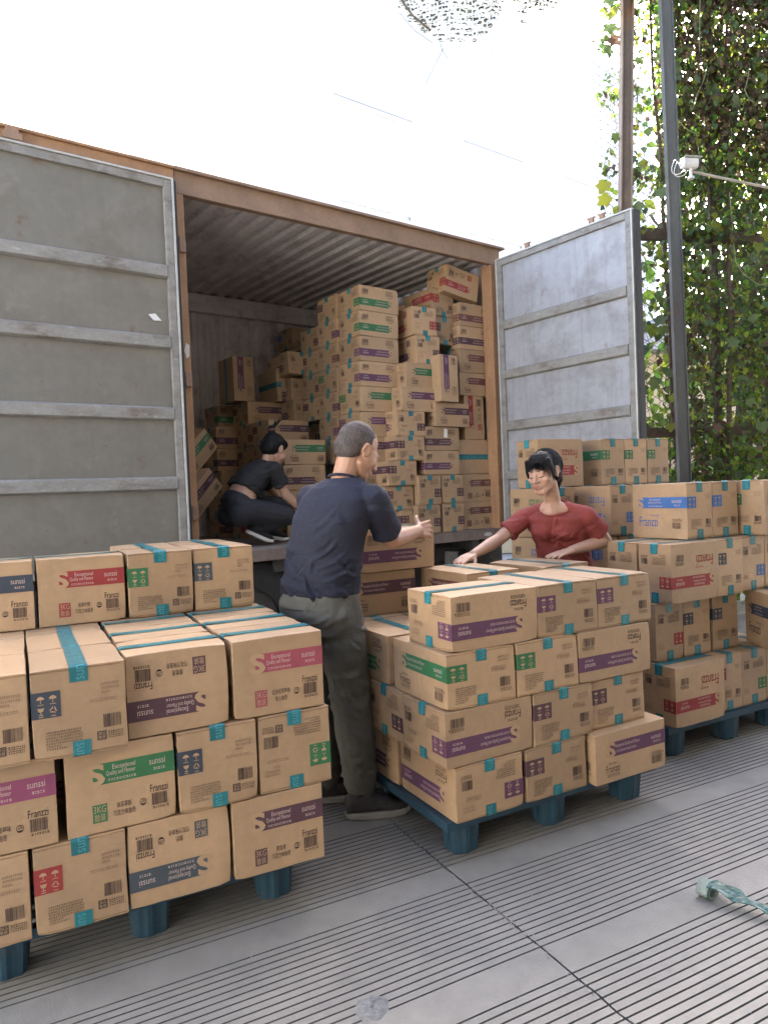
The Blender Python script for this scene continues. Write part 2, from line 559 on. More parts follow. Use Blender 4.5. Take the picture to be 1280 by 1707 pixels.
FLAV = {'green': ('抹茶慕斯', '巧克力味曲奇'), 'pink': ('红丝绒草莓味', '夹心曲奇'), 'magenta': ('红丝绒草莓味', '夹心曲奇'),
        'plum': ('醇香黑', '巧克力味曲奇'), 'slate': ('酸奶', '巧克力味曲奇'), 'red': ('香草柠檬', '巧克力味曲奇'), 'navy': ('海盐', '巧克力味曲奇')}
_prints = {}
def print_mesh(ty, face, col):
    fl = col if (ty in 'KP' and face in 'FB') else ''
    key = (ty, face, fl)
    if key in _prints:
        return _prints[key]
    L, W, H = DIM[ty]
    if face in 'FB':
        p = Print(L, H)
        if ty in 'KP':
            y0, y1, x0 = 0.555, 0.80, 0.27
            p.band(x0, y0, 1.0, y1, 0)
            h = y1 - y0
            p.text('Exceptional', 0.42, y1 - h * 0.42, 0.63, y1 - h * 0.12, 3)
            p.text('Quality and Flavour', 0.36, y1 - h * 0.68, 0.63, y1 - h * 0.40, 3)
            p.lines(0.37, y0 + h * 0.12, 0.62, y0 + h * 0.26, 1, 3, 5, 0.7)
            p.text('sunssi', 0.76, y1 - h * 0.50, 0.91, y1 - h * 0.20, 3)
            p.lines(0.79, y0 + h * 0.22, 0.89, y0 + h * 0.38, 1, 3, 6, 0.7)
            p.rect(0.225, 0.12, 0.355, 0.33, 0, 1)
            p.text('3KG', 0.235, 0.235, 0.345, 0.315, 2, 2)
            p.text('散装', 0.24, 0.135, 0.34, 0.22, 2, 2)
            a, b = FLAV.get(col, FLAV['plum'])
            wa = 0.034 * len(a)
            wb = 0.034 * len(b)
            cx = 0.51
            p.text(a, cx - wa / 2, 0.245, cx + wa / 2, 0.315, 1)
            p.text(b, cx - wb / 2, 0.155, cx + wb / 2, 0.225, 1)
            # round emblem
            R0 = 0.032
            asp = L / H
            ring = [(math.cos(q), math.sin(q)) for q in np.linspace(0, 2 * math.pi, 19)[:-1]]
            for k in range(18):
                a1, a2 = ring[k], ring[(k + 1) % 18]
                p.poly([(0.685 + R0 * a1[0], 0.26 + R0 * asp * a1[1]), (0.685 + R0 * a2[0], 0.26 + R0 * asp * a2[1]),
                        (0.685 + R0 * 0.86 * a2[0], 0.26 + R0 * 0.86 * asp * a2[1]), (0.685 + R0 * 0.86 * a1[0], 0.26 + R0 * 0.86 * asp * a1[1])], 1)
            p.text('26', 0.667, 0.25, 0.705, 0.295, 1)
            p.poly([(0.685 + R0 * 0.8 * math.cos(q), 0.235 + R0 * 0.6 * asp * math.sin(q)) for q in np.linspace(math.pi, 2 * math.pi, 8)], 1)
            p.text('Franzzi', 0.755, 0.345, 0.925, 0.435, 1)
            p.bars(0.765, 0.185, 0.915, 0.33, 1, 24, 3)
            p.lines(0.77, 0.145, 0.91, 0.18, 1, 1, 8, 0.7)
        elif ty == 'M':
            y0, y1, x0 = 0.50, 0.79, 0.215
            p.band(x0, y0, 1.0, y1, 0)
            h = y1 - y0
            p.text('Exceptional Quality and Flavour', 0.275, y1 - h * 0.48, 0.62, y1 - h * 0.18, 3)
            p.lines(0.28, y0 + h * 0.25, 0.56, y0 + h * 0.42, 1, 3, 5, 0.75)
            p.text('sunssi', 0.79, y1 - h * 0.52, 0.93, y1 - h * 0.22, 3)
            p.lines(0.81, y0 + h * 0.22, 0.91, y0 + h * 0.38, 1, 3, 6, 0.7)
            p.text('Franzzi', 0.14, 0.20, 0.33, 0.345, 1)
            p.lines(0.17, 0.355, 0.29, 0.40, 1, 1, 2, 0.8)
            p.lines(0.15, 0.11, 0.32, 0.185, 2, 1, 3, 0.7)
            p.bars(0.79, 0.13, 0.945, 0.29, 1, 22, 4)
            p.lines(0.79, 0.305, 0.945, 0.38, 2, 1, 9, 0.7)
        else:
            y0, y1, x0 = 0.555, 0.755, 0.15
            p.band(x0, y0, 1.0, y1, 0)
            h = y1 - y0
            p.text('Exceptional', 0.33, y1 - h * 0.36, 0.53, y1 - h * 0.10, 3)
            p.text('Quality and Flavour', 0.30, y1 - h * 0.62, 0.56, y1 - h * 0.38, 3)
            p.lines(0.30, y0 + h * 0.12, 0.56, y0 + h * 0.28, 1, 3, 5, 0.75)
            p.text('sunssi', 0.74, y1 - h * 0.52, 0.91, y1 - h * 0.18, 3)
            p.lines(0.77, y0 + h * 0.2, 0.89, y0 + h * 0.36, 1, 3, 6, 0.7)
            p.text('Franzzi', 0.13, 0.22, 0.48, 0.40, 0, 2)
            p.lines(0.33, 0.41, 0.50, 0.44, 1, 0, 2, 0.8)
            p.bars(0.74, 0.19, 0.90, 0.30, 1, 22, 4)
            p.lines(0.74, 0.315, 0.90, 0.375, 2, 1, 9, 0.7)
    else:
        p = Print(W, H)
        if ty in 'KP':
            p.icons(0.0, 0.475, 0.30, 0.765)
            p.lines(0.13, 0.115, 0.50, 0.33, 7, 1, 11)
            p.lines(0.72, 0.66, 0.91, 0.80, 3, 4, 12)
            p.lines(0.60, 0.575, 0.88, 0.615, 1, 4, 13, 0.8)
            p.bars(0.74, 0.27, 0.93, 0.42, 1, 20, 5)
            p.rect(0.665, 0.135, 0.765, 0.235, 1, 1)
            p.text('3KG', 0.675, 0.19, 0.755, 0.225, 2)
            p.text('散装', 0.677, 0.145, 0.753, 0.185, 2)
            p.lines(0.785, 0.145, 0.95, 0.235, 2, 1, 14, 0.7)
        elif ty == 'M':
            p.icons(0.0, 0.49, 0.29, 0.79)
            p.lines(0.11, 0.10, 0.40, 0.40, 8, 1, 11)
            p.lines(0.73, 0.74, 0.90, 0.86, 2, 4, 12)
            p.lines(0.64, 0.57, 0.86, 0.66, 2, 4, 13, 0.9)
            p.bars(0.765, 0.27, 0.92, 0.44, 1, 18, 5)
            p.lines(0.765, 0.175, 0.92, 0.25, 2, 1, 14, 0.7)
        else:
            p.icons(0.0, 0.55, 0.36, 0.755)
            p.lines(0.14, 0.18, 0.56, 0.36, 7, 1, 11)
            p.lines(0.70, 0.72, 0.92, 0.80, 2, 4, 12)
            p.bars(0.72, 0.25, 0.92, 0.35, 1, 18, 5)
            p.lines(0.70, 0.20, 0.92, 0.24, 1, 1, 14, 0.8)
    me = p.mesh({'F': 'side_print', 'B': 'side_print'}.get(face, 'end_print'), face, ty)
    _prints[key] = me
    return me

_tapes = {}
def tape_mesh(ty, bottom):
    key = (ty, bottom)
    if key in _tapes:
        return _tapes[key]
    L, W, H = DIM[ty]
    tw = {'K': 0.024, 'P': 0.024, 'M': 0.0235, 'R': 0.0225}[ty]
    d0 = {'K': 0.17, 'P': 0.18, 'M': 0.20, 'R': 0.17}[ty] * H
    e = 0.0016
    r = 0.0035 + e
    prof = [(-L / 2 - e, H - d0), (-L / 2 - e, H - d0 * 0.5), (-L / 2 - e, H - 0.004)]
    for a in (150, 120):
        prof.append((-L / 2 + 0.0035 + r * math.cos(R(a)), H - 0.0035 + r * math.sin(R(a))))
    n = 10
    for k in range(n + 1):
        x = -L / 2 + 0.005 + (L - 0.01) * k / n
        prof.append((x, H + e + 0.0034 * (1 if not bottom else 0.6) * (2 * k / n - 1) ** 2 * 0.8))
    for a in (60, 30):
        prof.append((L / 2 - 0.0035 + r * math.cos(R(a)), H - 0.0035 + r * math.sin(R(a))))
    prof += [(L / 2 + e, H - 0.004), (L / 2 + e, H - d0 * 0.5), (L / 2 + e, H - d0 * 1.07)]
    m = MB()
    rs = random.Random(ord(ty) + bottom)
    vs = []
    for (x, z) in prof:
        vs += [(x, -tw, z), (x, 0, z), (x, tw, z)]
    fs = []
    for k in range(len(prof) - 1):
        for j in (0, 1):
            fs.append((k * 3 + j, (k + 1) * 3 + j, (k + 1) * 3 + j + 1, k * 3 + j + 1))
    m.add(vs, fs, 0)
    # lettering that runs along the strip
    cum = [0]
    for k in range(1, len(prof)):
        cum.append(cum[-1] + math.hypot(prof[k][0] - prof[k - 1][0], prof[k][1] - prof[k - 1][1]))
    def at(sv):
        k = 1
        while k < len(cum) - 1 and cum[k] < sv:
            k += 1
        f = (sv - cum[k - 1]) / max(cum[k] - cum[k - 1], 1e-6)
        a, b = prof[k - 1], prof[k]
        dx, dz = b[0] - a[0], b[1] - a[1]
        l = math.hypot(dx, dz) or 1
        return a[0] + dx * f - dz / l * 0.0008, a[1] + dz * f + dx / l * 0.0008
    v, f = text2d('sunssi')
    s = 0.006
    while s + 0.085 < cum[-1]:
        vs = []
        for a, b in v:
            x, z = at(s + a * 0.075)
            vs.append((x, -tw * 0.62 + b * tw * 1.2, z))
        m.add(vs, f, 1)
        s += 0.098
    if bottom:
        m.v = [(x, -y, H - z) for x, y, z in m.v]
    me = m.mesh('packing_tape', [TAPE, TAPE_P])
    _tapes[key] = me
    return me

CNAME = {'purple': 'purple', 'plum': 'dark plum', 'magenta': 'magenta', 'pink': 'pink', 'red': 'red', 'green': 'green',
         'slate': 'slate grey', 'navy': 'navy', 'blue': 'blue', 'brown': 'brown'}
_seed = [0]
def carton(M, ty, col, label, group):
    _seed[0] += 1
    o = obj('cardboard_carton', body_mesh(ty, _seed[0] % 4))
    o.matrix_world = M
    tag(o, label, 'carton', group)
    for face in 'FBRL':
        me = print_mesh(ty, face, col)
        p = obj('side_print' if face in 'FB' else 'end_print', me, o)
        p.material_slots[0].link = 'OBJECT'
        p.material_slots[0].material = BAND[col]
    obj('packing_tape', tape_mesh(ty, False), o)
    obj('packing_tape', tape_mesh(ty, True), o)
    return o

def put(fr, ty, face, u, v, h, col, where, group, flip=False, rot=0.0, tilt=None):
    """stand a carton on its base; face 'L' long side out, 'E' short side out; (u, v, h) is its front-left-bottom corner"""
    L, W, H = DIM[ty]
    du, dv = (L, W) if face == 'L' else (W, L)
    jit = rng.uniform(-0.7, 0.7)
    M = fr.M @ Matrix.Translation((u + du / 2, v + dv / 2, h)) @ Matrix.Rotation(R(rot + jit), 4, 'Z')
    if tilt:
        M = M @ tilt
    if face == 'E':
        M = M @ Matrix.Rotation(R(90), 4, 'Z')
    if flip:
        M = M @ Matrix.Translation((0, 0, H)) @ Matrix.Rotation(math.pi, 4, 'X')
    side = 'long side out' if face == 'L' else 'end out'
    lab = f"{CNAME[col]} {'flipped carton' if flip else 'carton'}, {side}, {where}"
    return carton(M, ty, col, lab, group)

# --- left pallet
G = 'cartons on the left pallet'
A, B_, C_, D_ = 0.163, 0.418, 0.673, 0.928
for ty, f, u, v, h, col, fl, where in [
    ('K', 'E', -0.262, 0.0, A, 'red', 0, 'cut by the left edge in the lowest layer'),
    ('K', 'E', -0.008, -0.005, A, 'red', 0, 'first whole box in the lowest layer at left'),
    ('K', 'L', 0.246, 0.0, A, 'slate', 1, 'lowest layer of the left pallet, third along'),
    ('K', 'L', 0.560, -0.005, A, 'plum', 0, 'lowest layer right corner of the left pallet'),
    ('K', 'L', -0.243, 0.0, B_, 'magenta', 0, 'second layer cut by the left edge'),
    ('K', 'L', 0.086, 0.0, B_, 'green', 0, 'second layer middle of the left pallet'),
    ('K', 'E', 0.401, -0.01, B_, 'navy', 0, 'second layer of the left pallet, left of the corner box'),
    ('K', 'E', 0.655, -0.005, B_, 'green', 1, 'second layer right corner of the left pallet'),
    ('K', 'E', -0.245, -0.05, C_, 'brown', 0, 'third layer cut by the left edge'),
    ('K', 'E', 0.010, -0.055, C_, 'navy', 0, 'third layer of left pallet with long tape on top'),
    ('K', 'L', 0.262, 0.0, C_, 'plum', 1, 'third layer of left pallet beside the pink one'),
    ('K', 'L', 0.583, 0.0, C_, 'pink', 0, 'third layer right corner of the left pallet'),
    ('K', 'E', -0.245, 0.262, C_, 'brown', 0, 'behind the edge box, third layer, only its lid showing'),
    ('K', 'E', 0.008, 0.262, C_, 'navy', 0, 'second row of third layer, lid with tape in line'),
    ('K', 'E', -0.245, 0.575, C_, 'navy', 0, 'third row back at far left, mostly under the top boxes'),
    ('K', 'E', 0.008, 0.575, C_, 'slate', 0, 'third row back, just under the red top box'),
    ('K', 'L', 0.265, 0.255, C_, 'plum', 0, 'second row, lid between two navy and pink boxes'),
    ('K', 'L', 0.268, 0.510, C_, 'green', 0, 'third row, lid under the green top box'),
    ('K', 'L', 0.585, 0.255, C_, 'pink', 0, 'second row behind the pink corner box, lid showing'),
    ('K', 'L', 0.590, 0.510, C_, 'slate', 0, 'third row at right under the navy top box'),
    ('K', 'L', -0.262, 0.70, D_, 'navy', 0, 'top layer cut by the left edge'),
    ('K', 'L', 0.054, 0.705, D_, 'red', 0, 'top layer of left pallet, broad side towards camera'),
    ('K', 'E', 0.372, 0.690, D_, 'green', 0, 'top layer of left pallet, third along'),
    ('K', 'E', 0.628, 0.700, D_, 'slate', 0, 'top layer right end of the left pallet'),
    ('K', 'E', 0.375, 1.003, D_, 'green', 0, 'second row of top layer behind the green end, lid only'),
    ('K', 'E', 0.632, 1.010, D_, 'slate', 0, 'second row of top layer behind the right end, lid only'),
    ('K', 'L', 0.248, 0.255, A, 'plum', 0, 'second row of lowest layer, seen through the gaps'),
    ('K', 'L', -0.07, 0.320, A, 'plum', 0, 'second row of lowest layer at left, seen through gaps'),
    ('K', 'L', 0.0, 0.262, B_, 'plum', 0, 'second row of second layer, seen through the gaps'),
    ('K', 'L', -0.32, 0.262, B_, 'plum', 0, 'second row of second layer at the left edge'),
    ('K', 'L', 0.57, 0.255, A, 'plum', 1, 'second row of lowest layer by the grey trousers'),
    ('K', 'L', 0.59, 0.315, B_, 'slate', 0, 'second row of second layer by the grey trousers'),
    ('K', 'L', 0.58, 0.765, C_, 'navy', 0, 'fourth row at right rear of the third layer'),
    ('K', 'L', 0.26, 0.765, C_, 'plum', 0, 'fourth row in the middle of the third layer'),
]:
    put(FL, ty, f, u, v, h, col, where, G, bool(fl))

# --- middle pallet
G = 'cartons on the middle pallet'
H1 = [0.163 + 0.208 * k for k in range(6)]
for ty, f, u, v, h, col, fl, where in [
    ('M', 'E', 0.003, 0.0, H1[0], 'purple', 1, 'lowest layer near corner of middle pallet'),
    ('M', 'E', 0.325, 0.0, H1[0], 'plum', 0, 'lowest layer centre of middle pallet'),
    ('M', 'L', 0.652, -0.03, H1[0], 'purple', 0, 'lowest layer jutting out at right of middle pallet'),
    ('M', 'L', -0.035, 0.0, H1[1], 'purple', 1, 'second layer near corner of middle pallet'),
    ('M', 'E', 0.371, 0.0, H1[1], 'plum', 0, 'second layer centre of middle pallet'),
    ('M', 'E', 0.683, 0.02, H1[1], 'plum', 0, 'second layer right end of middle pallet'),
    ('M', 'E', -0.015, 0.0, H1[2], 'green', 0, 'third layer near corner, green stripe round the edge'),
    ('M', 'E', 0.299, 0.0, H1[2], 'green', 0, 'third layer centre of middle pallet'),
    ('M', 'L', 0.613, 0.0, H1[2], 'purple', 1, 'third layer right end of middle pallet'),
    ('M', 'L', 0.010, 0.0, H1[3], 'purple', 1, 'topmost layer near corner of middle pallet'),
    ('M', 'E', 0.412, 0.0, H1[3], 'purple', 0, 'topmost layer centre of middle pallet'),
    ('M', 'E', 0.722, 0.005, H1[3], 'purple', 0, 'topmost layer right end of middle pallet'),
    ('M', 'E', 0.452, 0.540, H1[3], 'brown', 0, 'second row of top layer under the resting hand'),
    ('M', 'E', 0.845, 0.500, H1[3], 'brown', 0, 'second row of top layer before the red shirt'),
    ('M', 'E', -0.005, 0.41, H1[0], 'plum', 1, 'second along the left flank, lowest layer'),
    ('M', 'E', -0.005, 0.82, H1[0], 'plum', 1, 'third along the left flank, lowest layer'),
    ('M', 'L', -0.030, 0.315, H1[1], 'plum', 1, 'second along the left flank, second layer'),
    ('M', 'L', -0.020, 0.630, H1[1], 'plum', 0, 'third along the left flank, second layer'),
    ('M', 'E', -0.020, 0.435, H1[2], 'green', 1, 'second along the left flank, third layer, shaded'),
    ('M', 'E', 0.000, 0.845, H1[2], 'plum', 0, 'third along the left flank, under the two gripped boxes'),
    ('M', 'E', 0.310, 0.845, H1[2], 'plum', 1, 'back row of third layer under the gripped boxes'),
    ('M', 'E', 0.300, 0.420, H1[2], 'plum', 0, 'middle of third layer, lid beside the taped one'),
    ('M', 'L', 0.000, 0.91, H1[3], 'plum', 0, 'below the box the man is gripping'),
    ('M', 'L', 0.112, 0.90, H1[4], 'purple', 1, 'gripped by the man in the navy shirt'),
    ('M', 'L', 0.625, 0.48, H1[2], 'plum', 1, 'below the second row of the top layer'),
    ('M', 'L', 0.390, 0.32, H1[1], 'plum', 1, 'inside of second layer behind the front row'),
    ('M', 'L', 0.390, 0.64, H1[1], 'plum', 0, 'inside of second layer at the rear'),
    ('M', 'L', 0.330, 0.42, H1[0], 'purple', 0, 'inside of lowest layer behind the front row'),
    ('M', 'L', 0.330, 0.84, H1[0], 'purple', 1, 'inside of lowest layer at the rear'),
    ('M', 'L', 0.73, 0.45, H1[0], 'plum', 0, 'right flank of lowest layer behind the jutting box'),
    ('M', 'L', 0.80, 0.46, H1[1], 'plum', 0, 'right flank of second layer at the rear'),
]:
    put(FM, ty, f, u, v, h, col, where, G, bool(fl), rot=(5 if where.endswith('red shirt') else 0))

# --- right pallets
G = 'cartons on the right pallets'
HR = [0.163 + 0.301 * k for k in range(6)]
for ty, f, u, v, h, col, fl, where in [
    ('R', 'L', 0.003, 0.0, HR[0], 'red', 1, 'jutting out of the lowest layer at right'),
    ('R', 'E', 0.368, 0.05, HR[0], 'red', 0, 'mostly behind the jutting red box, lowest layer'),
    ('R', 'E', 0.574, 0.05, HR[0], 'green', 1, 'lowest layer with green square at its right'),
    ('R', 'E', 0.780, 0.05, HR[0], 'red', 1, 'lowest layer at the right picture edge'),
    ('R', 'E', 0.018, 0.125, HR[1], 'red', 1, 'second layer with red square low down'),
    ('R', 'E', 0.226, 0.125, HR[1], 'navy', 0, 'second layer, left of its blue squared twin'),
    ('R', 'E', 0.450, 0.125, HR[1], 'navy', 0, 'second layer, right of its blue squared twin'),
    ('R', 'E', 0.662, 0.34, HR[1], 'navy', 0, 'second layer, set back in the dark gap'),
    ('R', 'L', 0.045, 0.045, HR[2], 'red', 1, 'third layer above the three ends'),
    ('R', 'E', 0.412, 0.06, HR[2], 'navy', 0, 'third layer tucked behind the red striped box'),
    ('R', 'E', 0.655, 0.10, HR[2], 'blue', 1, 'third layer beside the dark gap'),
    ('R', 'E', 0.862, 0.10, HR[2], 'blue', 1, 'third layer at the right picture edge'),
    ('R', 'L', 0.050, 0.265, HR[2], 'red', 1, 'third layer second row, its end in the light'),
    ('R', 'E', 0.300, 0.150, HR[3], 'blue', 0, 'fourth layer with blue stripe on its bright side'),
    ('R', 'E', 0.508, 0.150, HR[3], 'blue', 0, 'fourth layer just right of the blue striped box'),
    ('R', 'L', 0.745, 0.02, HR[3], 'green', 0, 'fourth layer at the right picture edge'),
    ('R', 'E', 0.325, 0.705, HR[3], 'blue', 1, 'fourth layer behind, beside the red sleeve'),
    ('R', 'E', -0.02, 0.85, HR[3], 'green', 1, 'fourth layer left of the red shirt'),
    ('R', 'E', -0.02, 0.85, HR[2], 'blue', 1, 'third layer left of the red shirt below the arm'),
    ('R', 'L', 0.040, 1.000, HR[4], 'red', 1, 'top layer behind the woman, dark side'),
    ('R', 'E', 0.560, 1.000, HR[4], 'green', 0, 'top layer with green stripe on its bright side'),
    ('R', 'E', 0.767, 1.000, HR[4], 'green', 0, 'top layer, second of three ends'),
    ('R', 'E', 0.974, 1.000, HR[4], 'green', 0, 'top layer, last of three ends at right'),
    ('R', 'L', 0.19, 1.02, HR[3], 'blue', 1, 'behind the woman in the fourth layer'),
    ('R', 'E', 0.560, 1.075, HR[3], 'green', 0, 'fourth layer under the green striped top box'),
    ('R', 'E', 0.767, 1.0, HR[3], 'green', 0, 'fourth layer at the rear under the middle end'),
    ('R', 'E', 0.974, 1.0, HR[3], 'green', 0, 'fourth layer at the rear under the last end'),
    ('R', 'E', 0.19, 0.72, HR[2], 'blue', 0, 'third layer behind the red shirt'),
    ('R', 'E', 0.40, 0.72, HR[2], 'blue', 0, 'third layer deep in the stack'),
    ('R', 'E', -0.02, 0.85, HR[1], 'red', 0, 'second layer of the rear stack behind the woman'),
    ('R', 'E', -0.02, 0.85, HR[0], 'red', 0, 'lowest layer of the rear stack behind the woman'),
    ('R', 'E', 0.40, 0.72, HR[1], 'red', 0, 'second layer deep in the stack'),
    ('R', 'E', 0.19, 0.72, HR[1], 'red', 1, 'second layer rear, hidden behind the woman'),
]:
    put(FR, ty, f, u, v, h, col, where, G, bool(fl))
# the darker box that juts forward at the right edge
Mx = FR.M @ Matrix.Translation((0.80, -0.02, HR[1])) @ Matrix.Rotation(R(-30), 4, 'Z') @ Matrix.Rotation(R(90), 4, 'Z')
carton(Mx, 'R', 'navy', 'shaded carton turned askew in the second layer at the right picture edge', G)

# --- inside the container
G = 'cartons stacked inside the container'
FZ = 1.012
def lv(k, h=0.2075):
    return FZ + h * k
ORD = ['floor', 'second', 'third', 'fourth', 'fifth', 'sixth', 'seventh', 'eighth', 'ninth', 'tenth', 'eleventh']
# tall middle stack: long sides face out, bright ends face left
c1 = ['plum', 'purple', 'purple', 'plum', 'purple', 'green', 'purple', 'purple', 'green', 'green']
for k in range(10):
    put(FC, 'M', 'L', 1.50 + 0.008 * k, 0.235, lv(k), c1[k], f'{ORD[k]} tier of tall middle stack in container', G, k in (0, 1, 6, 7, 8, 9))
    if k > 2:
        put(FC, 'M', 'L', 1.50 + 0.006 * k, 0.55, lv(k), ['purple', 'plum', 'green', 'brown'][k % 4], f'{ORD[k]} tier, second column of tall middle stack', G, k % 3 != 0)
    if k in (5, 6, 7, 8):
        put(FC, 'M', 'L', 1.56, 0.865, lv(k), 'plum', f'{ORD[k]} tier, third column behind tall middle stack', G, k % 2 == 0)
    if k in (3, 4, 5, 6):
        put(FC, 'M', 'E', 1.46, 1.18 if k < 6 else 1.2, lv(k), ['brown', 'plum', 'plum', 'brown'][k - 3], f'{ORD[k]} tier of bright column left of tall stack', G, True)
put(FC, 'M', 'E', 1.40, 1.13, lv(7) + 0.006, 'brown', 'tilted on top of bright column left of tall stack', G, True, tilt=Matrix.Rotation(R(-5), 4, 'X'))
# right of the tall stack: a second leaning stack with bright left sides
for k, (ty, f, u, v, h, col, fl, nm) in enumerate([
    ('M', 'E', 1.80, 0.10, lv(0), 'plum', 0, 'floor tier of leaning stack behind the hand'),
    ('M', 'E', 1.64, 0.10, lv(1), 'plum', 0, 'second tier of leaning stack right of the head'),
    ('M', 'E', 1.67, 0.08, lv(2), 'plum', 0, 'third tier of leaning stack beside the face'),
    ('M', 'E', 1.77, 0.08, lv(3), 'plum', 0, 'fourth tier of leaning stack beside the head'),
    ('M', 'E', 1.79, 0.09, lv(4), 'plum', 1, 'fifth tier of leaning stack, bright side left'),
    ('M', 'L', 1.86, 0.10, lv(5), 'purple', 0, 'sixth tier of leaning stack, stripe in front'),
    ('M', 'L', 1.93, 0.12, lv(6), 'green', 0, 'seventh tier of leaning stack, green stripe front'),
    ('P', 'E', 2.10, 0.14, lv(7), 'plum', 1, 'eighth tier of leaning stack, dented lid'),
    ('P', 'E', 2.09, 0.16, lv(7) + 0.25, 'red', 1, 'top of leaning stack with white sticker'),
]):
    put(FC, ty, f, u, v, h, col, nm, G, bool(fl), rot=(-4 if f == 'E' and k > 6 else 0))
for ty, f, u, v, h, col, fl, nm in [
    ('P', 'E', 1.94, 0.04, FZ, 'plum', 1, 'floor tier, left of two ends by the sill'),
    ('P', 'E', 2.225, 0.05, FZ, 'plum', 1, 'floor tier, right of two ends by the sill'),
    ('P', 'E', 1.965, 0.05, FZ + 0.248, 'plum', 1, 'second tier, left of two ends by the sill'),
    ('P', 'E', 2.235, 0.06, FZ + 0.248, 'plum', 1, 'second tier with torn lid, right of two ends'),
    ('M', 'L', 2.07, 0.08, FZ + 0.498, 'purple', 1, 'third tier, lower of two purple fronts'),
    ('M', 'L', 2.09, 0.09, FZ + 0.706, 'plum', 1, 'fourth tier, upper of the purple fronts, with sticker'),
    ('M', 'L', 2.20, 0.07, FZ + 0.914, 'plum', 0, 'fifth tier overhanging the dark gap'),
    ('P', 'L', 2.47, 0.10, FZ, 'brown', 0, 'floor tier at the right door post'),
    ('P', 'L', 2.49, 0.10, FZ + 0.248, 'brown', 0, 'second tier at the right door post'),
    ('M', 'L', 2.56, 0.13, FZ + 1.205, 'brown', 0, 'right column at the post, first above the gap'),
    ('M', 'L', 2.57, 0.13, FZ + 1.413, 'brown', 0, 'right column at the post, second above the gap'),
    ('M', 'L', 2.58, 0.13, FZ + 1.621, 'plum', 1, 'right column at the post, third above the gap'),
    ('M', 'L', 2.59, 0.13, FZ + 1.829, 'brown', 1, 'right column at the post, fourth above the gap'),
    ('P', 'E', 2.36, 0.22, FZ + 1.66, 'plum', 0, 'end below the red one, upper right of the pile'),
    ('P', 'E', 2.35, 0.22, FZ + 1.91, 'red', 0, 'end above another, upper right of the pile'),
    ('P', 'E', 2.34, 0.24, FZ + 1.30, 'plum', 0, 'behind the upright carton in upper right pile'),
]:
    put(FC, ty, f, u, v, h, col, nm, G, bool(fl))
bpy.context.view_layer.update()
STICK = mat('white_sticker', (0.66, 0.64, 0.60), 0.6)
for key, quad in (('top of leaning stack with white sticker', [(2.073, 0.44, 0.10), (2.073, 0.37, 0.08), (2.076, 0.37, 0.165), (2.075, 0.43, 0.18)]),
                  ('upper of the purple fronts, with sticker', [(2.30, 0.083, 0.115), (2.34, 0.083, 0.11), (2.345, 0.083, 0.185), (2.305, 0.083, 0.19)])):
    c = [o for o in COL.objects if key in (o.get('label') or '')][0]
    base = FZ + (0.2075 * 7 + 0.25 if 'leaning' in key else 0.706)
    q = MB()
    q.add([c.matrix_world.inverted() @ FC.w(u, v, base + h) for u, v, h in quad], [(0, 1, 2, 3)])
    q.build('sticker', [STICK], c)
# cartons standing on end or lying with the lid towards the door
def free(fr, ty, u, v, h, rotm, col, label):
    carton(fr.M @ Matrix.Translation((u, v, h)) @ rotm, ty, col, label, G)
LW = DIM['M']
RX, RY, RZ = (lambda a: Matrix.Rotation(R(a), 4, 'X')), (lambda a: Matrix.Rotation(R(a), 4, 'Y')), (lambda a: Matrix.Rotation(R(a), 4, 'Z'))
free(FC, 'M', 2.69, 0.33, FZ + 0.498, Matrix.Translation((0, 0, 0.1535)) @ RX(90), 'plum', 'carton on its side by the right post, plain lid with level teal tape outwards')
free(FC, 'P', 2.73, 0.26, FZ + 0.808 + 0.2, RY(-90) @ Matrix.Translation((0, 0, -0.123)), 'red', 'carton stood on end by the right post above the plain lid')
free(FC, 'M', 2.33, 0.17, FZ + 1.122 + 0.2, RZ(0) @ RY(-90) @ Matrix.Translation((0, 0, -0.10)), 'purple', 'carton stood upright with its purple stripe running vertically')
free(FC, 'P', 2.62, 0.26, FZ + 2.085, RY(8) @ RX(180) @ Matrix.Translation((0, 0, -0.246)), 'red', 'tilted carton with red stripe lying highest at the right under the roof')
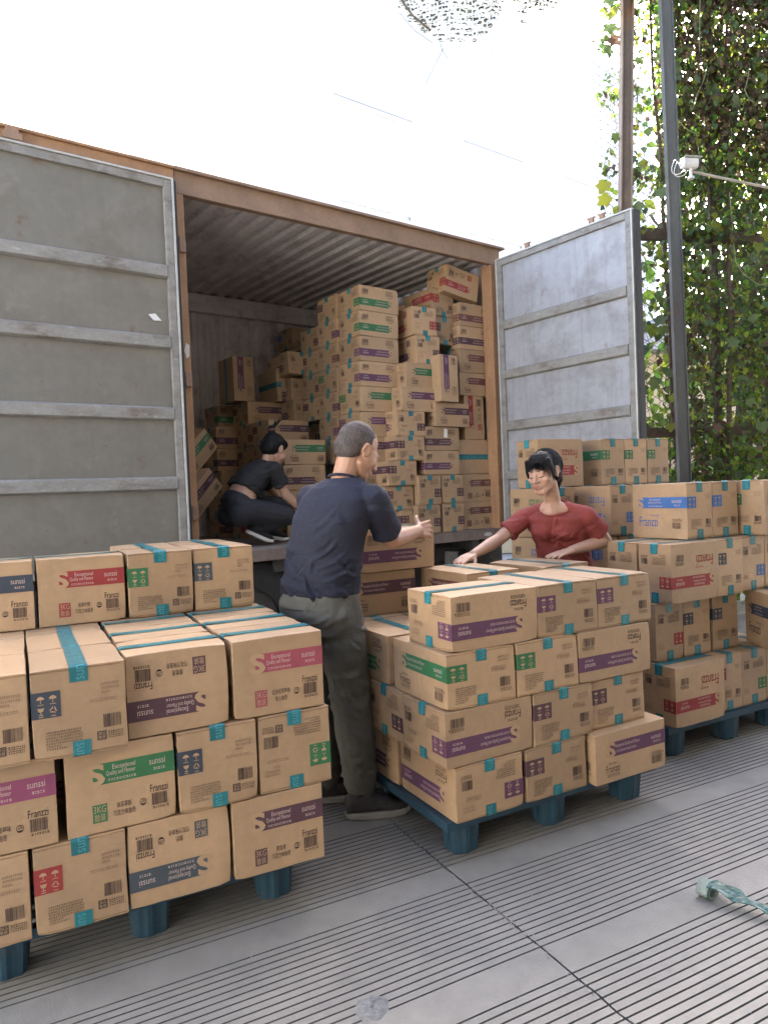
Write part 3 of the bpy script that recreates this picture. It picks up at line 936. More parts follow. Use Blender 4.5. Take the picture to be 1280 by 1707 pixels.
# low stacks at the left
for ty, f, u, v, h, col, fl, nm in [
    ('M', 'L', 1.00, 0.58, lv(0), 'plum', 0, 'floor tier of front row behind the crouching woman'),
    ('M', 'L', 1.00, 0.59, lv(1), 'plum', 0, 'second tier of front row behind the crouching woman'),
    ('M', 'L', 0.99, 0.58, lv(2), 'plum', 1, 'third tier of front row by the crouching woman'),
    ('M', 'L', 1.00, 0.58, lv(3), 'green', 0, 'fourth tier of front row right of the ponytail'),
    ('M', 'L', 1.09, 1.00, lv(0), 'plum', 1, 'floor tier, nearest column of the low left row'),
    ('M', 'L', 1.09, 1.00, lv(1), 'plum', 0, 'second tier, nearest column of the low left row'),
    ('M', 'L', 1.10, 1.00, lv(2), 'plum', 1, 'third tier, nearest column of the low left row'),
    ('M', 'L', 1.09, 1.00, lv(3), 'purple', 1, 'fourth tier, nearest column of the low left row'),
    ('M', 'L', 1.10, 1.00, lv(4), 'plum', 0, 'fifth tier, nearest column, stripe above the ponytail'),
    ('M', 'L', 1.10, 1.315, lv(2), 'plum', 1, 'third tier, middle column of the low left row'),
    ('M', 'L', 1.10, 1.315, lv(3), 'plum', 0, 'fourth tier, middle column of the low left row'),
    ('M', 'L', 1.10, 1.315, lv(4), 'brown', 1, 'fifth tier, middle column of the low left row'),
    ('M', 'L', 1.11, 1.40, lv(5), 'plum', 0, 'sixth tier of low left row, dark front'),
    ('M', 'L', 0.94, 1.66, lv(0), 'plum', 1, 'floor tier, far left column by the wall'),
    ('M', 'L', 0.94, 1.66, lv(1), 'plum', 1, 'second tier, far left column by the wall'),
    ('M', 'L', 0.94, 1.66, lv(2), 'brown', 0, 'third tier, far left column by the wall'),
    ('M', 'L', 0.91, 1.66, lv(3), 'plum', 1, 'fourth tier, far left column by the wall'),
    ('M', 'L', 0.91, 1.66, lv(4), 'purple', 1, 'fifth tier, far left column by the wall'),
    ('M', 'L', 0.98, 1.75, lv(5), 'green', 1, 'sixth tier, far left column by the wall'),
    ('P', 'L', 0.93, 1.20, FZ, 'red', 1, 'floor box with red stripe left of the crouching woman'),
    ('M', 'E', 1.62, 1.64, lv(4), 'plum', 0, 'dim stack at the back wall, fifth tier'),
    ('M', 'E', 1.62, 1.64, lv(5), 'plum', 0, 'dim stack at the back wall, sixth tier'),
    ('M', 'E', 1.62, 1.64, lv(6), 'plum', 0, 'dim stack at the back wall, seventh tier'),
    ('M', 'L', 1.74, 1.70, lv(7), 'plum', 1, 'dim stack at the back wall, eighth tier'),
    ('M', 'E', 1.86, 1.72, lv(8), 'plum', 0, 'dim stack at the back wall, ninth tier'),
    ('M', 'L', 1.84, 1.78, lv(9), 'blue', 0, 'dim stack at the back wall, topmost with pale stripe'),
    ('M', 'L', 2.00, 0.60, lv(9), 'brown', 0, 'dim box level with the top green boxes'),
    ('M', 'L', 2.42, 0.95, lv(9), 'brown', 0, 'dim box in the dark under the roof at right'),
    ('M', 'E', 2.28, 1.35, lv(10), 'plum', 0, 'dim box high under the roof, left one'),
    ('M', 'E', 2.64, 1.25, lv(10), 'plum', 0, 'dim box high under the roof, right one'),
]:
    put(FC, ty, f, u, v, h, col, nm, G, bool(fl))
# lid-out boxes on top of the low left row
def axes(x, y, z):
    return Matrix((x, y, z)).transposed().to_4x4()
free(FC, 'M', 1.19, 1.56, lv(6) + 0.2, axes((0, 0, 1), (0, 1, 0), (-1, 0, 0)), 'purple', 'carton stood on end with teal tape running down its bright lid')
free(FC, 'M', 1.59, 1.50, lv(6) + 0.154, RZ(-3) @ axes((0, 1, 0), (0, 0, -1), (-1, 0, 0)), 'plum', 'carton on its side with teal tape level across its bright lid')
# boxes fallen aslant at the left post
free(FC, 'M', 0.41, 1.00, FZ + 0.33, RZ(20) @ RY(-42), 'plum', 'carton fallen aslant by the left post, lower one')
free(FC, 'M', 0.43, 1.10, FZ + 0.66, RZ(20) @ RY(-42), 'green', 'carton fallen aslant by the left post, upper one')

# ------------------------------------------------------------------ PALLETS
PBLUE = mat('blue_plastic', (0.018, 0.052, 0.078), 0.5, var=0.2, scale=6, bump=0.15, bscale=60,
            spots=[((0.07, 0.085, 0.095), 8, 0.52, 0.72, 0.6)])
def pallet(fr, u0, u1, v0, v1, us, vs, label):
    t = thing('plastic_pallet', fr.w((u0 + u1) / 2, (v0 + v1) / 2, 0), label, 'pallet', 'blue plastic pallets', (0, 0, fr.yaw))
    cu, cv = (u0 + u1) / 2, (v0 + v1) / 2
    # deck: rim and lattice, one moulding
    m = MB()
    a, b = (u1 - u0) / 2, (v1 - v0) / 2
    m.box(-a, a, -b, -b + 0.03, 0.128, 0.16)
    m.box(-a, a, b - 0.03, b, 0.128, 0.16)
    m.box(-a, -a + 0.03, -b + 0.0301, b - 0.0301, 0.128, 0.16)
    m.box(a - 0.03, a, -b + 0.0301, b - 0.0301, 0.128, 0.16)
    n = int((2 * a - 0.06) / 0.06)
    for k in range(1, n + 1):
        x = -a + 0.03 + (2 * a - 0.06) * k / (n + 1)
        m.box(x - 0.008, x + 0.008, -b + 0.0301, b - 0.0301, 0.132, 0.158)
    n = int((2 * b - 0.06) / 0.09)
    for k in range(1, n + 1):
        y = -b + 0.03 + (2 * b - 0.06) * k / (n + 1)
        m.box(-a + 0.0301, a - 0.0301, y - 0.008, y + 0.008, 0.134, 0.1565)
    d = m.build('deck', [PBLUE], t)
    for x in us:
        for y in vs:
            m = MB()
            k = 28
            prof = [(0.052, 0.0), (0.056, 0.006), (0.063, 0.09), (0.066, 0.129)]
            pts = []
            for r, z in prof:
                for j in range(k):
                    w = 2 * math.pi * j / k
                    rr = r * (1 + (0.05 if j % 4 < 2 else -0.02))
                    # squarish cup
                    q = 1 / max(abs(math.cos(w)), abs(math.sin(w))) ** 0.45
                    pts.append((x - cu + rr * q * math.cos(w), y - cv + rr * q * math.sin(w), z + 0.0005))
            fs = [tuple(range(k - 1, -1, -1))]
            for i in range(len(prof) - 1):
                for j in range(k):
                    fs.append((i * k + j, i * k + (j + 1) % k, (i + 1) * k + (j + 1) % k, (i + 1) * k + j))
            m.add(pts, fs)
            m.build('leg', [PBLUE], t)
    return t
pallet(FL, -0.19, 0.85, 0.06, 1.12, (-0.09, 0.32, 0.735), (0.17, 0.58, 1.0), 'blue plastic pallet under the left stack with three legs in front')
pallet(FM, -0.02, 1.06, 0.03, 1.2, (0.10, 0.53, 0.965), (0.13, 0.62, 1.08), 'blue plastic pallet under the middle stack beside the shoe')
pallet(FR, -0.02, 0.95, 0.03, 1.06, (0.08, 0.50, 0.87), (0.115, 0.55, 0.98), 'blue plastic pallet under the right stack with the jutting red box')
pallet(FR, 0.98, 2.0, 0.03, 1.06, (1.08, 1.5, 1.9), (0.115, 0.55, 0.98), 'blue plastic pallet cut by the right picture edge')

# ------------------------------------------------------------------ CONTAINER
ORANGE = mat('worn_orange_paint', (0.34, 0.19, 0.095), 0.55, var=0.18, scale=4, bump=0.12, bscale=50,
             spots=[((0.26, 0.14, 0.08), 3.2, 0.5, 0.75, 0.8), ((0.13, 0.07, 0.045), 26, 0.62, 0.72, 0.7)],
             streak=((0.20, 0.105, 0.065), 5, (3, 3, 0.4), 0.5, 0.8, 0.6))
RAIL = mat('faded_brown_paint', (0.26, 0.165, 0.105), 0.6, var=0.16, scale=5, bump=0.12, bscale=50,
           spots=[((0.12, 0.075, 0.06), 3.0, 0.5, 0.75, 0.7), ((0.07, 0.045, 0.035), 30, 0.62, 0.72, 0.7)])
INNER = mat('container_inner_paint', (0.60, 0.56, 0.54), 0.6, var=0.15, scale=3, spots=[((0.10, 0.075, 0.06), 5, 0.52, 0.75, 0.6)],
            streak=((0.08, 0.06, 0.05), 4, (6, 6, 0.5), 0.58, 0.8, 0.6))
FLOORM = mat('container_floor_ply', (0.27, 0.225, 0.19), 0.6, var=0.25, scale=4, spots=[((0.06, 0.05, 0.045), 7, 0.5, 0.7, 0.6)])
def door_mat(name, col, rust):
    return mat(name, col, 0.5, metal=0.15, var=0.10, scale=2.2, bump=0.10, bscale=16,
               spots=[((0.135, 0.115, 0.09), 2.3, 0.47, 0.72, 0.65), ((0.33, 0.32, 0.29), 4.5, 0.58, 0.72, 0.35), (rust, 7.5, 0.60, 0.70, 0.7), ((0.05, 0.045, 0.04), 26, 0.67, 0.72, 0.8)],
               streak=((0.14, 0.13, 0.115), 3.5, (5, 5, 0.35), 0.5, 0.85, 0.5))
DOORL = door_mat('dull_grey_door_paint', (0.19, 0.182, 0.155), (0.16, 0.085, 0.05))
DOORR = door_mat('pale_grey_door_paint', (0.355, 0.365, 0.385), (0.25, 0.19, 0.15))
TRIM = mat('bare_trim', (0.46, 0.46, 0.44), 0.4, metal=0.3, var=0.15, scale=12)
WORN = mat('scuffed_rib_paint', (0.24, 0.232, 0.21), 0.55, var=0.2, scale=12, bump=0.15, bscale=60,
           spots=[((0.13, 0.10, 0.075), 9, 0.52, 0.68, 0.8), ((0.45, 0.44, 0.42), 22, 0.6, 0.7, 0.6)], stretch=(0.5, 1, 1))
RUBBER = mat('door_gasket', (0.03, 0.03, 0.03), 0.7)
STEELD = mat('dark_steel', (0.05, 0.047, 0.045), 0.6, var=0.3, scale=8)

box_t = thing('shipping_container', FC.w(0, 0, 0), 'worn orange container with its side doors open and cartons piled inside', 'container', rot=(0, 0, FC.yaw))
UL, UR, VB = -3.2, 3.02, 2.32         # left end, right end, back wall
H0, HT = 1.01, 3.39                   # floor, underside of header
def cbox(name, x0, x1, y0, y1, z0, z1, mt, bevel=0.004, parent=box_t):
    m = MB()
    m.box(x0, x1, y0, y1, z0, z1)
    return m.build(name, [mt], parent, bevel=bevel)
# header over the opening, with its top flange
m = MB()
m.box(-0.062, 2.985, 0.0, 0.055, HT, 3.535)
m.box(-0.062, 3.03, -0.028, 0.12, 3.535, 3.556)
for u in (0.95, 1.42, 1.75, 2.3):
    m.cyl((u, -0.004, HT + 0.07), (u, 0.002, HT + 0.07), 0.012, n=10)
cb = m.build('header_beam', [RAIL], box_t, bevel=0.004)
m = MB()
m.box(UL, -0.066, -0.012, 0.06, 3.462, 3.535)
m.box(UL, -0.062, -0.03, 0.12, 3.535, 3.553)
m.build('top_rail', [ORANGE], box_t, bevel=0.004)
cbox('door_post', -0.068, 0.0, 0.0, 0.11, 0.93, HT - 0.001, ORANGE)
# right post: two folded strips
m = MB()
m.box(2.868, 2.94, 0.0, 0.12, 0.93, HT - 0.001)
m.box(2.943, 3.0, 0.02, 0.10, 0.93, HT - 0.001)
m.build('door_post', [ORANGE], box_t, bevel=0.004)
# sill
m = MB()
m.box(-0.068, 3.02, -0.01, 0.05, 0.925, 1.006)
m.build('sill', [mat('scuffed_sill', (0.17, 0.13, 0.11), 0.5, var=0.25, scale=6, spots=[((0.3, 0.29, 0.27), 14, 0.6, 0.7, 0.6)])], box_t, bevel=0.004)
n = 9
for k in range(n):
    y0 = 0.052 + (VB - 0.06) * k / n
    q = MB()
    q.box(UL, UR - 0.02, y0, y0 + (VB - 0.06) / n - 0.003, 0.97, H0)
    q.build('floor_board', [FLOORM], box_t)
def corrugated(name, along, lo, hi, period, depth, fix, e0, e1, mt):
    """along 'u': ribs repeat along u. fix: callable (s, d, e) -> point"""
    m = MB()
    vs, fs = [], []
    s = lo
    P = []
    while s < hi:
        for a, d in ((0, 0), (0.32, 0), (0.5, 1), (0.82, 1)):
            P.append((s + a * period, d * depth))
        s += period
    for s, d in P:
        vs += [fix(s, d, e0), fix(s, d, e1)]
    for k in range(len(P) - 1):
        fs.append((2 * k, 2 * k + 2, 2 * k + 3, 2 * k + 1))
    m.add(vs, fs)
    return m.build(name, [mt], box_t)
corrugated('roof_sheet', 'u', UL, UR, 0.145, 0.022, lambda s, d, e: (s, e, 3.44 + d), 0.121, VB, INNER)
corrugated('back_wall', 'u', UL, UR, 0.145, 0.034, lambda s, d, e: (s, VB + d, e), 0.97, 3.25, INNER)
corrugated('end_wall', 'v', 0.125, VB, 0.145, 0.03, lambda s, d, e: (UR + d, s, e), 0.97, 3.4745, INNER)
corrugated('end_wall', 'v', 0.125, VB, 0.145, 0.03, lambda s, d, e: (UL - d, s, e), 0.97, 3.4745, INNER)
corrugated('side_wall', 'u', UL, -0.25, 0.16, 0.03, lambda s, d, e: (s, 0.06 - d, e), 0.97, 3.461, ORANGE)
m = MB()
m.box(UL, UR, VB - 0.06, VB + 0.05, 3.25, 3.335)
m.box(UL, UR, VB - 0.045, VB + 0.05, 3.34, 3.435)
m.build('rear_rail', [INNER], box_t, bevel=0.004)
cbox('roof_cover', UL, UR, 0.1205, VB + 0.05, 3.475, 3.49, ORANGE, 0)
cbox('outer_skin', UL - 0.05, UR + 0.05, VB + 0.051, VB + 0.07, 0.95, 3.49, ORANGE, 0)
cbox('outer_skin', UR + 0.031, UR + 0.06, 0.121, VB + 0.05, 0.95, 3.53, ORANGE, 0)
# hinges on both posts
for u, hs in ((-0.02, (3.05, 2.17, 1.29)), (2.955, (2.78, 2.42, 2.02, 1.66))):
    for h in hs:
        m = MB()
        m.box(u - 0.022, u + 0.014, -0.02, 0.001 if u < 0 else 0.018, h - 0.045, h + 0.045)
        m.cyl((u - 0.03, -0.022, h - 0.05), (u - 0.03, -0.022, h + 0.05), 0.012, n=10)
        m.build('hinge', [RAIL], box_t, bevel=0.003)
m = MB()
m.box(2.955, 2.99, 0.006, 0.019, 3.22, 3.30)
m.box(2.955, 2.99, 0.006, 0.019, 3.02, 3.13)
m.build('lock_plate', [TRIM], box_t, bevel=0.003)
m = MB()
m.add([(2.70 + 0.05 * math.cos(q), -0.0125, 0.965 + 0.018 * math.sin(q)) for q in np.linspace(0, 2 * math.pi, 17)[:-1]], [tuple(range(16))])
m.build('marker_plate', [TRIM], box_t)
m = MB()
m.add([(-0.045, -0.003, 2.36), (-0.03, -0.003, 2.31), (-0.012, -0.003, 2.33), (-0.008, -0.003, 2.40), (-0.03, -0.003, 2.415)], [(0, 1, 2, 3, 4)])
m.build('paper_scrap', [mat('torn_paper', (0.65, 0.63, 0.58), 0.8)], box_t)

def door(name, D, width, z0, z1, mt, ribs, mirror, scraps):
    """D: matrix; local x along the leaf, -y is the face we see"""
    d = obj('container_door' if False else 'door', None, box_t)
    d.matrix_local = D
    m = MB()
    m.box(0.05, width - 0.05, 0.022, 0.032, z0 + 0.04, z1 - 0.05)
    # slight oil-canning of the sheet
    n = 26
    vs, fs = [], []
    for i in range(n + 1):
        for j in range(n + 1):
            x = 0.05 + (width - 0.1) * i / n
            z = z0 + 0.04 + (z1 - z0 - 0.09) * j / n
            vs.append((x, 0.010 + 0.006 * noise.noise(Vector((x * 2.3, z * 2.3, 4 if mirror else 9))), z))
    for i in range(n):
        for j in range(n):
            a = i * (n + 1) + j
            fs.append((a, a + n + 1, a + n + 2, a + 1))
    m2 = MB()
    m2.add(vs, fs)
    p = m2.build('sheet', [mt], d, smooth=True)
    m.build('backing', [ORANGE], d)
    m = MB()
    m.box(0, 0.05, -0.012, 0.034, z0, z1)
    m.build('stile', [WORN], d, bevel=0.004)
    m = MB()
    m.box(width - 0.05, width, -0.012, 0.034, z0, z1)
    m.build('stile', [WORN], d, bevel=0.004)
    m = MB()
    m.box(0.0505, width - 0.0505, -0.012, 0.034, z1 - 0.05, z1)
    m.build('top_frame', [WORN], d, bevel=0.004)
    m = MB()
    m.box(0.0505, width - 0.0505, -0.012, 0.034, z0, z0 + 0.04)
    m.build('bottom_frame', [WORN], d, bevel=0.004)
    # bright gasket trim round the edge
    m = MB()
    m.box(-0.014, -0.0005, -0.020, 0.045, z0, z1 + 0.014)
    m.box(width + 0.0005, width + 0.014, -0.020, 0.045, z0, z1 + 0.014)
    m.box(0, width, -0.020, 0.045, z1 + 0.0005, z1 + 0.014)
    m.build('edge_trim', [TRIM], d, bevel=0.003)
    for x0, x1 in ((-0.034, -0.015), (width + 0.015, width + 0.036)):
        m = MB()
        m.box(x0, x1, -0.004, 0.06, z0, z1 + 0.006)
        m.build('gasket', [RUBBER], d, bevel=0.004)
    for h in ribs:
        m = MB()
        # hat-shaped rib
        prof = [(0.004, h - 0.012), (-0.020, h), (-0.020, h + 0.066), (0.004, h + 0.078)]
        vs = []
        for x in (0.052, width - 0.052):
            vs += [(x, y, z) for y, z in prof]
        m.add(vs, [(0, 4, 5, 1), (1, 5, 6, 2), (2, 6, 7, 3), (0, 1, 2, 3), (7, 6, 5, 4)])
        m.build('rib', [WORN], d, bevel=0.003)
    for pts in scraps:
        m = MB()
        m.add([(x, 0.0, z) for x, z in pts], [tuple(range(len(pts)))])
        m.build('paper_scrap', [mat('white_scrap', (0.7, 0.7, 0.68), 0.8)], d)
    return d
# left leaf lies folded back against the container's side
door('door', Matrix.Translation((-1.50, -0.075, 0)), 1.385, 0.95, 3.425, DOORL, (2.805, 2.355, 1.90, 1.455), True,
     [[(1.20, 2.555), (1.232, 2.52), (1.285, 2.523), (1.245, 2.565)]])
# right leaf stands out towards the camera: local x runs from its outer edge back to the hinge
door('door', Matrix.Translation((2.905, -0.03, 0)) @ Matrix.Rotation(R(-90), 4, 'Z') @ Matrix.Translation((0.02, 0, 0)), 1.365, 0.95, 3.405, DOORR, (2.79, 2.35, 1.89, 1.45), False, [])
for x, h in ((-1.02, 3.458), (3.0, 3.5)):
    m = MB()
    m.box(x - 0.035, x + 0.035, -0.05, -0.0325, 3.44, 3.53)
    m.box(x - 0.05, x + 0.05, -0.058, -0.0505, 3.462, 3.50)
    if x < 0:
        m.build('keeper_bracket', [RAIL], box_t, bevel=0.003)
m = MB()
Dm = Matrix.Translation((2.905, -0.03, 0)) @ Matrix.Rotation(R(-90), 4, 'Z')
for x in (0.36, 1.02, 1.12):
    m.box(x - 0.02, x + 0.02, 0.0, 0.03, 3.4195, 3.46, M=Dm)
    m.box(x - 0.035, x + 0.035, 0.005, 0.025, 3.4602, 3.475, M=Dm)
m.build('cam_keeper', [RAIL], box_t, bevel=0.003)

# truck chassis in the dark under the container
ch = thing('truck_trailer', FC.w(0.5, 1.1, 0), 'dark trailer frame and wheels in shadow under the orange container', 'trailer', rot=(0, 0, FC.yaw))
for v in (-0.55, 0.35):
    m = MB()
    m.box(-3.4, 2.45, v, v + 0.12, 0.70, 0.925)
    m.build('frame_rail', [STEELD], ch, bevel=0.004)
for k in range(9):
    m = MB()
    m.box(-3.2 + 0.66 * k, -3.12 + 0.66 * k, -1.04, 1.15, 0.83, 0.924)
    m.build('cross_member', [STEELD], ch, bevel=0.003)
m = MB()
m.box(1.86, 1.95, -0.98, -0.90, 0.12, 0.83)
m.box(1.80, 2.01, -1.03, -0.85, 0.0, 0.02)
m.box(1.84, 1.97, -0.99, -0.89, 0.021, 0.12)
m.build('landing_leg', [mat('leg_grey', (0.13, 0.13, 0.125), 0.5, var=0.2)], ch, bevel=0.004)
m = MB()
m.box(-3.6, 2.5, 1.19, 1.21, 0.06, 0.90)  # panels added at side and end to keep the underside dark
m.build('side_blocker', [STEELD], ch, bevel=0.003)
m = MB()
m.box(2.47, 2.49, -1.0, 1.15, 0.06, 0.90)
m.build('end_blocker', [STEELD], ch, bevel=0.003)
TYRE = mat('tyre_rubber', (0.02, 0.02, 0.021), 0.8, var=0.2, scale=20)
for u in (-1.3, -0.1):
    for v0 in (-1.0, 0.75):
        m = MB()
        k = 36
        prof = [(0.24, 0.02), (0.40, 0.0), (0.47, 0.03), (0.485, 0.08), (0.485, 0.17), (0.47, 0.22), (0.40, 0.25), (0.24, 0.23)]
        pts = [(u + r * math.cos(2 * math.pi * j / k), v0 + y, 0.486 + r * math.sin(2 * math.pi * j / k)) for r, y in prof for j in range(k)]
        fs = [(i * k + j, i * k + (j + 1) % k, (i + 1) * k + (j + 1) % k, (i + 1) * k + j) for i in range(len(prof) - 1) for j in range(k)]
        m.add(pts, fs)
        wheel = m.build('tyre', [TYRE], ch, smooth=True)
        m = MB()
        m.cyl((u, v0 + 0.05, 0.486), (u, v0 + 0.10, 0.486), 0.245, 0.245, 28)
        m.cyl((u, v0 + 0.0, 0.486), (u, v0 + 0.0495, 0.486), 0.08, 0.10, 16)
        m.build('rim', [STEELD], wheel)

# ------------------------------------------------------------------ BACKGROUND BUILDINGS
WHITE = mat('white_render', (0.88, 0.88, 0.87), 0.8, var=0.03, scale=2)
GLASS = mat('window_glass', (0.87, 0.88, 0.88), 0.5, var=0.1, scale=1)
FRAMEM = mat('window_frame_paint', (0.88, 0.88, 0.87), 0.5)
EDGE_LINE = mat('grey_edge_line', (0.34, 0.32, 0.29), 0.6)  # grey for thin lines painted in where the ledges would shade
bt = thing('white_building', FC.w(3, 6.0, 0), 'tall white plastered building with faint windows behind the container', 'building', rot=(0, 0, FC.yaw))
m = MB()
m.box(1.2, 12.5, 0.1, 7.0, 0, 11.6)
m.build('wall', [WHITE], bt)
for fl in range(2, 4):
    for k in range(0, 5):
        ur = 0.85 + 3.12 * k + 3.12
        if not (1.3 < ur - 4.8 and ur - 3 < 12.4):
            continue
        h = 8.35 + 3.3 * (fl - 3)
        x1 = ur - 3 + 0.0
        w = MB()
        w.box(x1 - 1.75, x1 + 0.03, -0.06, 0.099, h, h + 0.05)
        w.build('sunshade', [WHITE], bt)
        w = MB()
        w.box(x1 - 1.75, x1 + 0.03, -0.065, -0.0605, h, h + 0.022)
        w.build('ledge_shade_line', [EDGE_LINE], bt)  # grey strip stands in for the shade line of the ledge
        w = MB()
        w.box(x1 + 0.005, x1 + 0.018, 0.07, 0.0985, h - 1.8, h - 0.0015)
        w.build('jamb_strip', [EDGE_LINE], bt)
        w = MB()
        w.box(x1 - 0.05, x1 + 0.0, 0.05, 0.099, h - 1.75, h - 0.001)
        w.box(x1 - 1.72, x1 - 1.67, 0.05, 0.099, h - 1.75, h - 0.001)
        w.box(x1 - 0.78, x1 - 0.74, 0.05, 0.099, h - 1.7, h - 0.001)
        w.box(x1 - 1.6699, x1 - 0.0501, 0.05, 0.099, h - 1.75, h - 1.7001)
        fr = w.build('window', [FRAMEM], bt)
        for a, b in ((x1 - 1.669, x1 - 0.781), (x1 - 0.739, x1 - 0.051)):
            g = MB()
            g.quad((a, 0.085, h - 1.699), (b, 0.085, h - 1.699), (b, 0.085, h - 0.002), (a, 0.085, h - 0.002))
            g.build('pane', [GLASS], fr)
# unseen dark wall added behind the camera: it keeps the sky off the faces turned to it
wh = thing('blocker_wall', FM.w(8, -2.9, 0), 'tall dark wall added behind the camera to block sky light', 'blocker_wall', rot=(0, 0, FM.yaw))
WHM = mat('added_wall_dark', (0.022, 0.020, 0.018), 0.85, var=0.1, scale=1)
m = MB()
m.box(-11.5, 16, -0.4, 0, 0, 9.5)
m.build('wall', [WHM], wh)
wl = thing('bounce_wall', (-8.7, -4.0, 0), 'white wall added out of view at left to bounce sunlight', 'wall', rot=(0, 0, R(118.4)))  # unseen wall added to bounce sun onto the left-facing sides
m = MB()
m.box(-8.5, 8.5, 0, 0.25, 0, 5.4)
m.build('wall', [mat('bounce_white', (0.78, 0.77, 0.73), 0.85, var=0.04, scale=1)], wl)
m = MB()
m.box(-8.6, 8.6, -0.06, 0.31, 5.401, 5.5)
m.build('coping', [WHM], wl)
b2 = thing('yellow_house', (6.0, 15.5, 0), 'pale yellow low house glimpsed through the chain link fence', 'house', rot=(0, 0, R(8)))
m = MB()
m.box(-4.2, 6, 0, 5, 0, 4.1)
m.build('wall', [mat('pale_yellow_plaster', (0.62, 0.50, 0.33), 0.8, var=0.1, scale=1)], b2)
m = MB()
m.box(-4.2, 6, -0.012, -0.001, 1.7, 2.25)
m.build('plinth_band', [mat('pinkish_plaster', (0.5, 0.36, 0.28), 0.8, var=0.1)], b2)
m = MB()
m.add([(-4.6, -0.5, 4.101), (6.4, -0.5, 4.101), (6.4, 5.5, 4.101), (-4.6, 5.5, 4.101), (-4.6, 2.5, 5.4), (6.4, 2.5, 5.4)],
      [(0, 1, 5, 4), (2, 3, 4, 5), (1, 2, 5), (3, 0, 4), (3, 2, 1, 0)])
m.build('roof', [mat('grey_roof', (0.2, 0.19, 0.19), 0.8, var=0.2)], b2)

# ------------------------------------------------------------------ FENCE, VINES, CCTV
RUST = mat('rusty_fence_steel', (0.10, 0.075, 0.062), 0.7, var=0.3, scale=9, spots=[((0.16, 0.08, 0.045), 6, 0.55, 0.7, 0.7)])
POLE1 = mat('grey_painted_pole', (0.10, 0.108, 0.104), 0.5, var=0.15, scale=6, spots=[((0.10, 0.06, 0.05), 7, 0.54, 0.66, 0.8)], stretch=(1, 1, 0.4))
POLE2 = mat('rusting_pole', (0.24, 0.19, 0.15), 0.6, var=0.2, scale=4, spots=[((0.40, 0.20, 0.09), 1.6, 0.55, 0.75, 0.9)])
fy = 6.45
def fx(x):
    return fy + (x - 2.4) * 0.16
ft = thing('chain_link_fence', (2.9, fx(2.9), 0), 'tall chain link fence overgrown with vines at right', 'fence')
def fpt(x, y, z):
    return Vector((x - 2.9, y - fx(2.9), z))
def steel_bar(name, a, b, w, d, mt, parent, loc):
    a, b = Vector(a) - loc, Vector(b) - loc
    m = MB()
    t = (b - a)
    q = t.to_track_quat('Z', 'Y').to_matrix().to_4x4()
    M = Matrix.Translation(a) @ q
    m.box(-w / 2, w / 2, -d / 2, d / 2, 0, t.length, M=M)
    return m.build(name, [mt], parent, bevel=0.004)
FO = Vector((2.9, fx(2.9), 0))
for h, th in ((3.60, 0.10), (1.815, 0.09), (5.75, 0.1)):
    steel_bar('rail', (1.9, fx(1.9) + 0.05, h), (4.6, fx(4.6) + 0.05, h - (0.07 if h > 3 else 0.0)), 0.06, th, RUST, ft, FO)
for x in (3.13, 4.0):
    steel_bar('post', (x, fx(x) + 0.12, 0), (x - 0.02, fx(x) + 0.12, 6.6), 0.06, 0.06, RUST, ft, FO)
# zigzag wires
m = MB()
cell = 0.062
z0, z1 = 0.9, 5.9
nw = int(2.6 / cell)
def wire(pts, r):
    vs, fs = [], []
    for i, p in enumerate(pts):
        vs += [p + Vector((r, 0, 0)), p + Vector((-r * 0.5, 0, r * 0.87)), p + Vector((-r * 0.5, 0.3 * r, -r * 0.87))]
    for i in range(len(pts) - 1):
        for k in range(3):
            fs.append((3 * i + k, 3 * i + (k + 1) % 3, 3 * i + 3 + (k + 1) % 3, 3 * i + 3 + k))
    m.add(vs, fs)
for k in range(nw):
    x0 = 2.0 + k * cell
    pts = []
    n = int((z1 - z0) / (cell * 0.62))
    for i in range(n):
        x = x0 + (cell * 0.51 if (i + k) % 2 else -cell * 0.51)
        pts.append(fpt(x, fx(x) + (0.004 if i % 2 else -0.004), z0 + i * cell * 0.62))
    wire(pts, 0.003)
w = m.build('wire_mesh', [RUST], ft)
w['kind'] = 'stuff'
# two poles in front of the fence
def pole(name, a, b, w, d, mt, label):
    a, b = Vector(a), Vector(b)
    t = thing(name, a, label, 'pole')
    q = (b - a).to_track_quat('Z', 'Y').to_matrix().to_4x4()
    L = (b - a).length
    for nm, bx in (('flange', (-w / 2, w / 2, -d / 2, -d / 2 + 0.012)), ('flange', (-w / 2, w / 2, d / 2 - 0.012, d / 2)), ('web', (w * 0.2, w * 0.32, -d / 2 + 0.0121, d / 2 - 0.0121))):
        m = MB()
        m.box(bx[0], bx[1], bx[2], bx[3], 0, L, M=q)
        m.build(nm, [mt], t, bevel=0.003)
    m = MB()
    m.box(-w / 2 - 0.06, w / 2 + 0.06, -d / 2 - 0.06, d / 2 + 0.06, -0.0, 0.012)
    m.build('base_plate', [mt], t)
    return t
pole('steel_pole', (2.545, 6.05, 0), (2.475, 6.05, 6.4), 0.062, 0.10, POLE1, 'grey steel pole with peeling paint in front of the fence')
pole('steel_pole', (2.01, 6.22, 0), (2.27, 6.22, 6.4), 0.085, 0.10, POLE2, 'thin rusty leaning pole rising behind the open grey door')

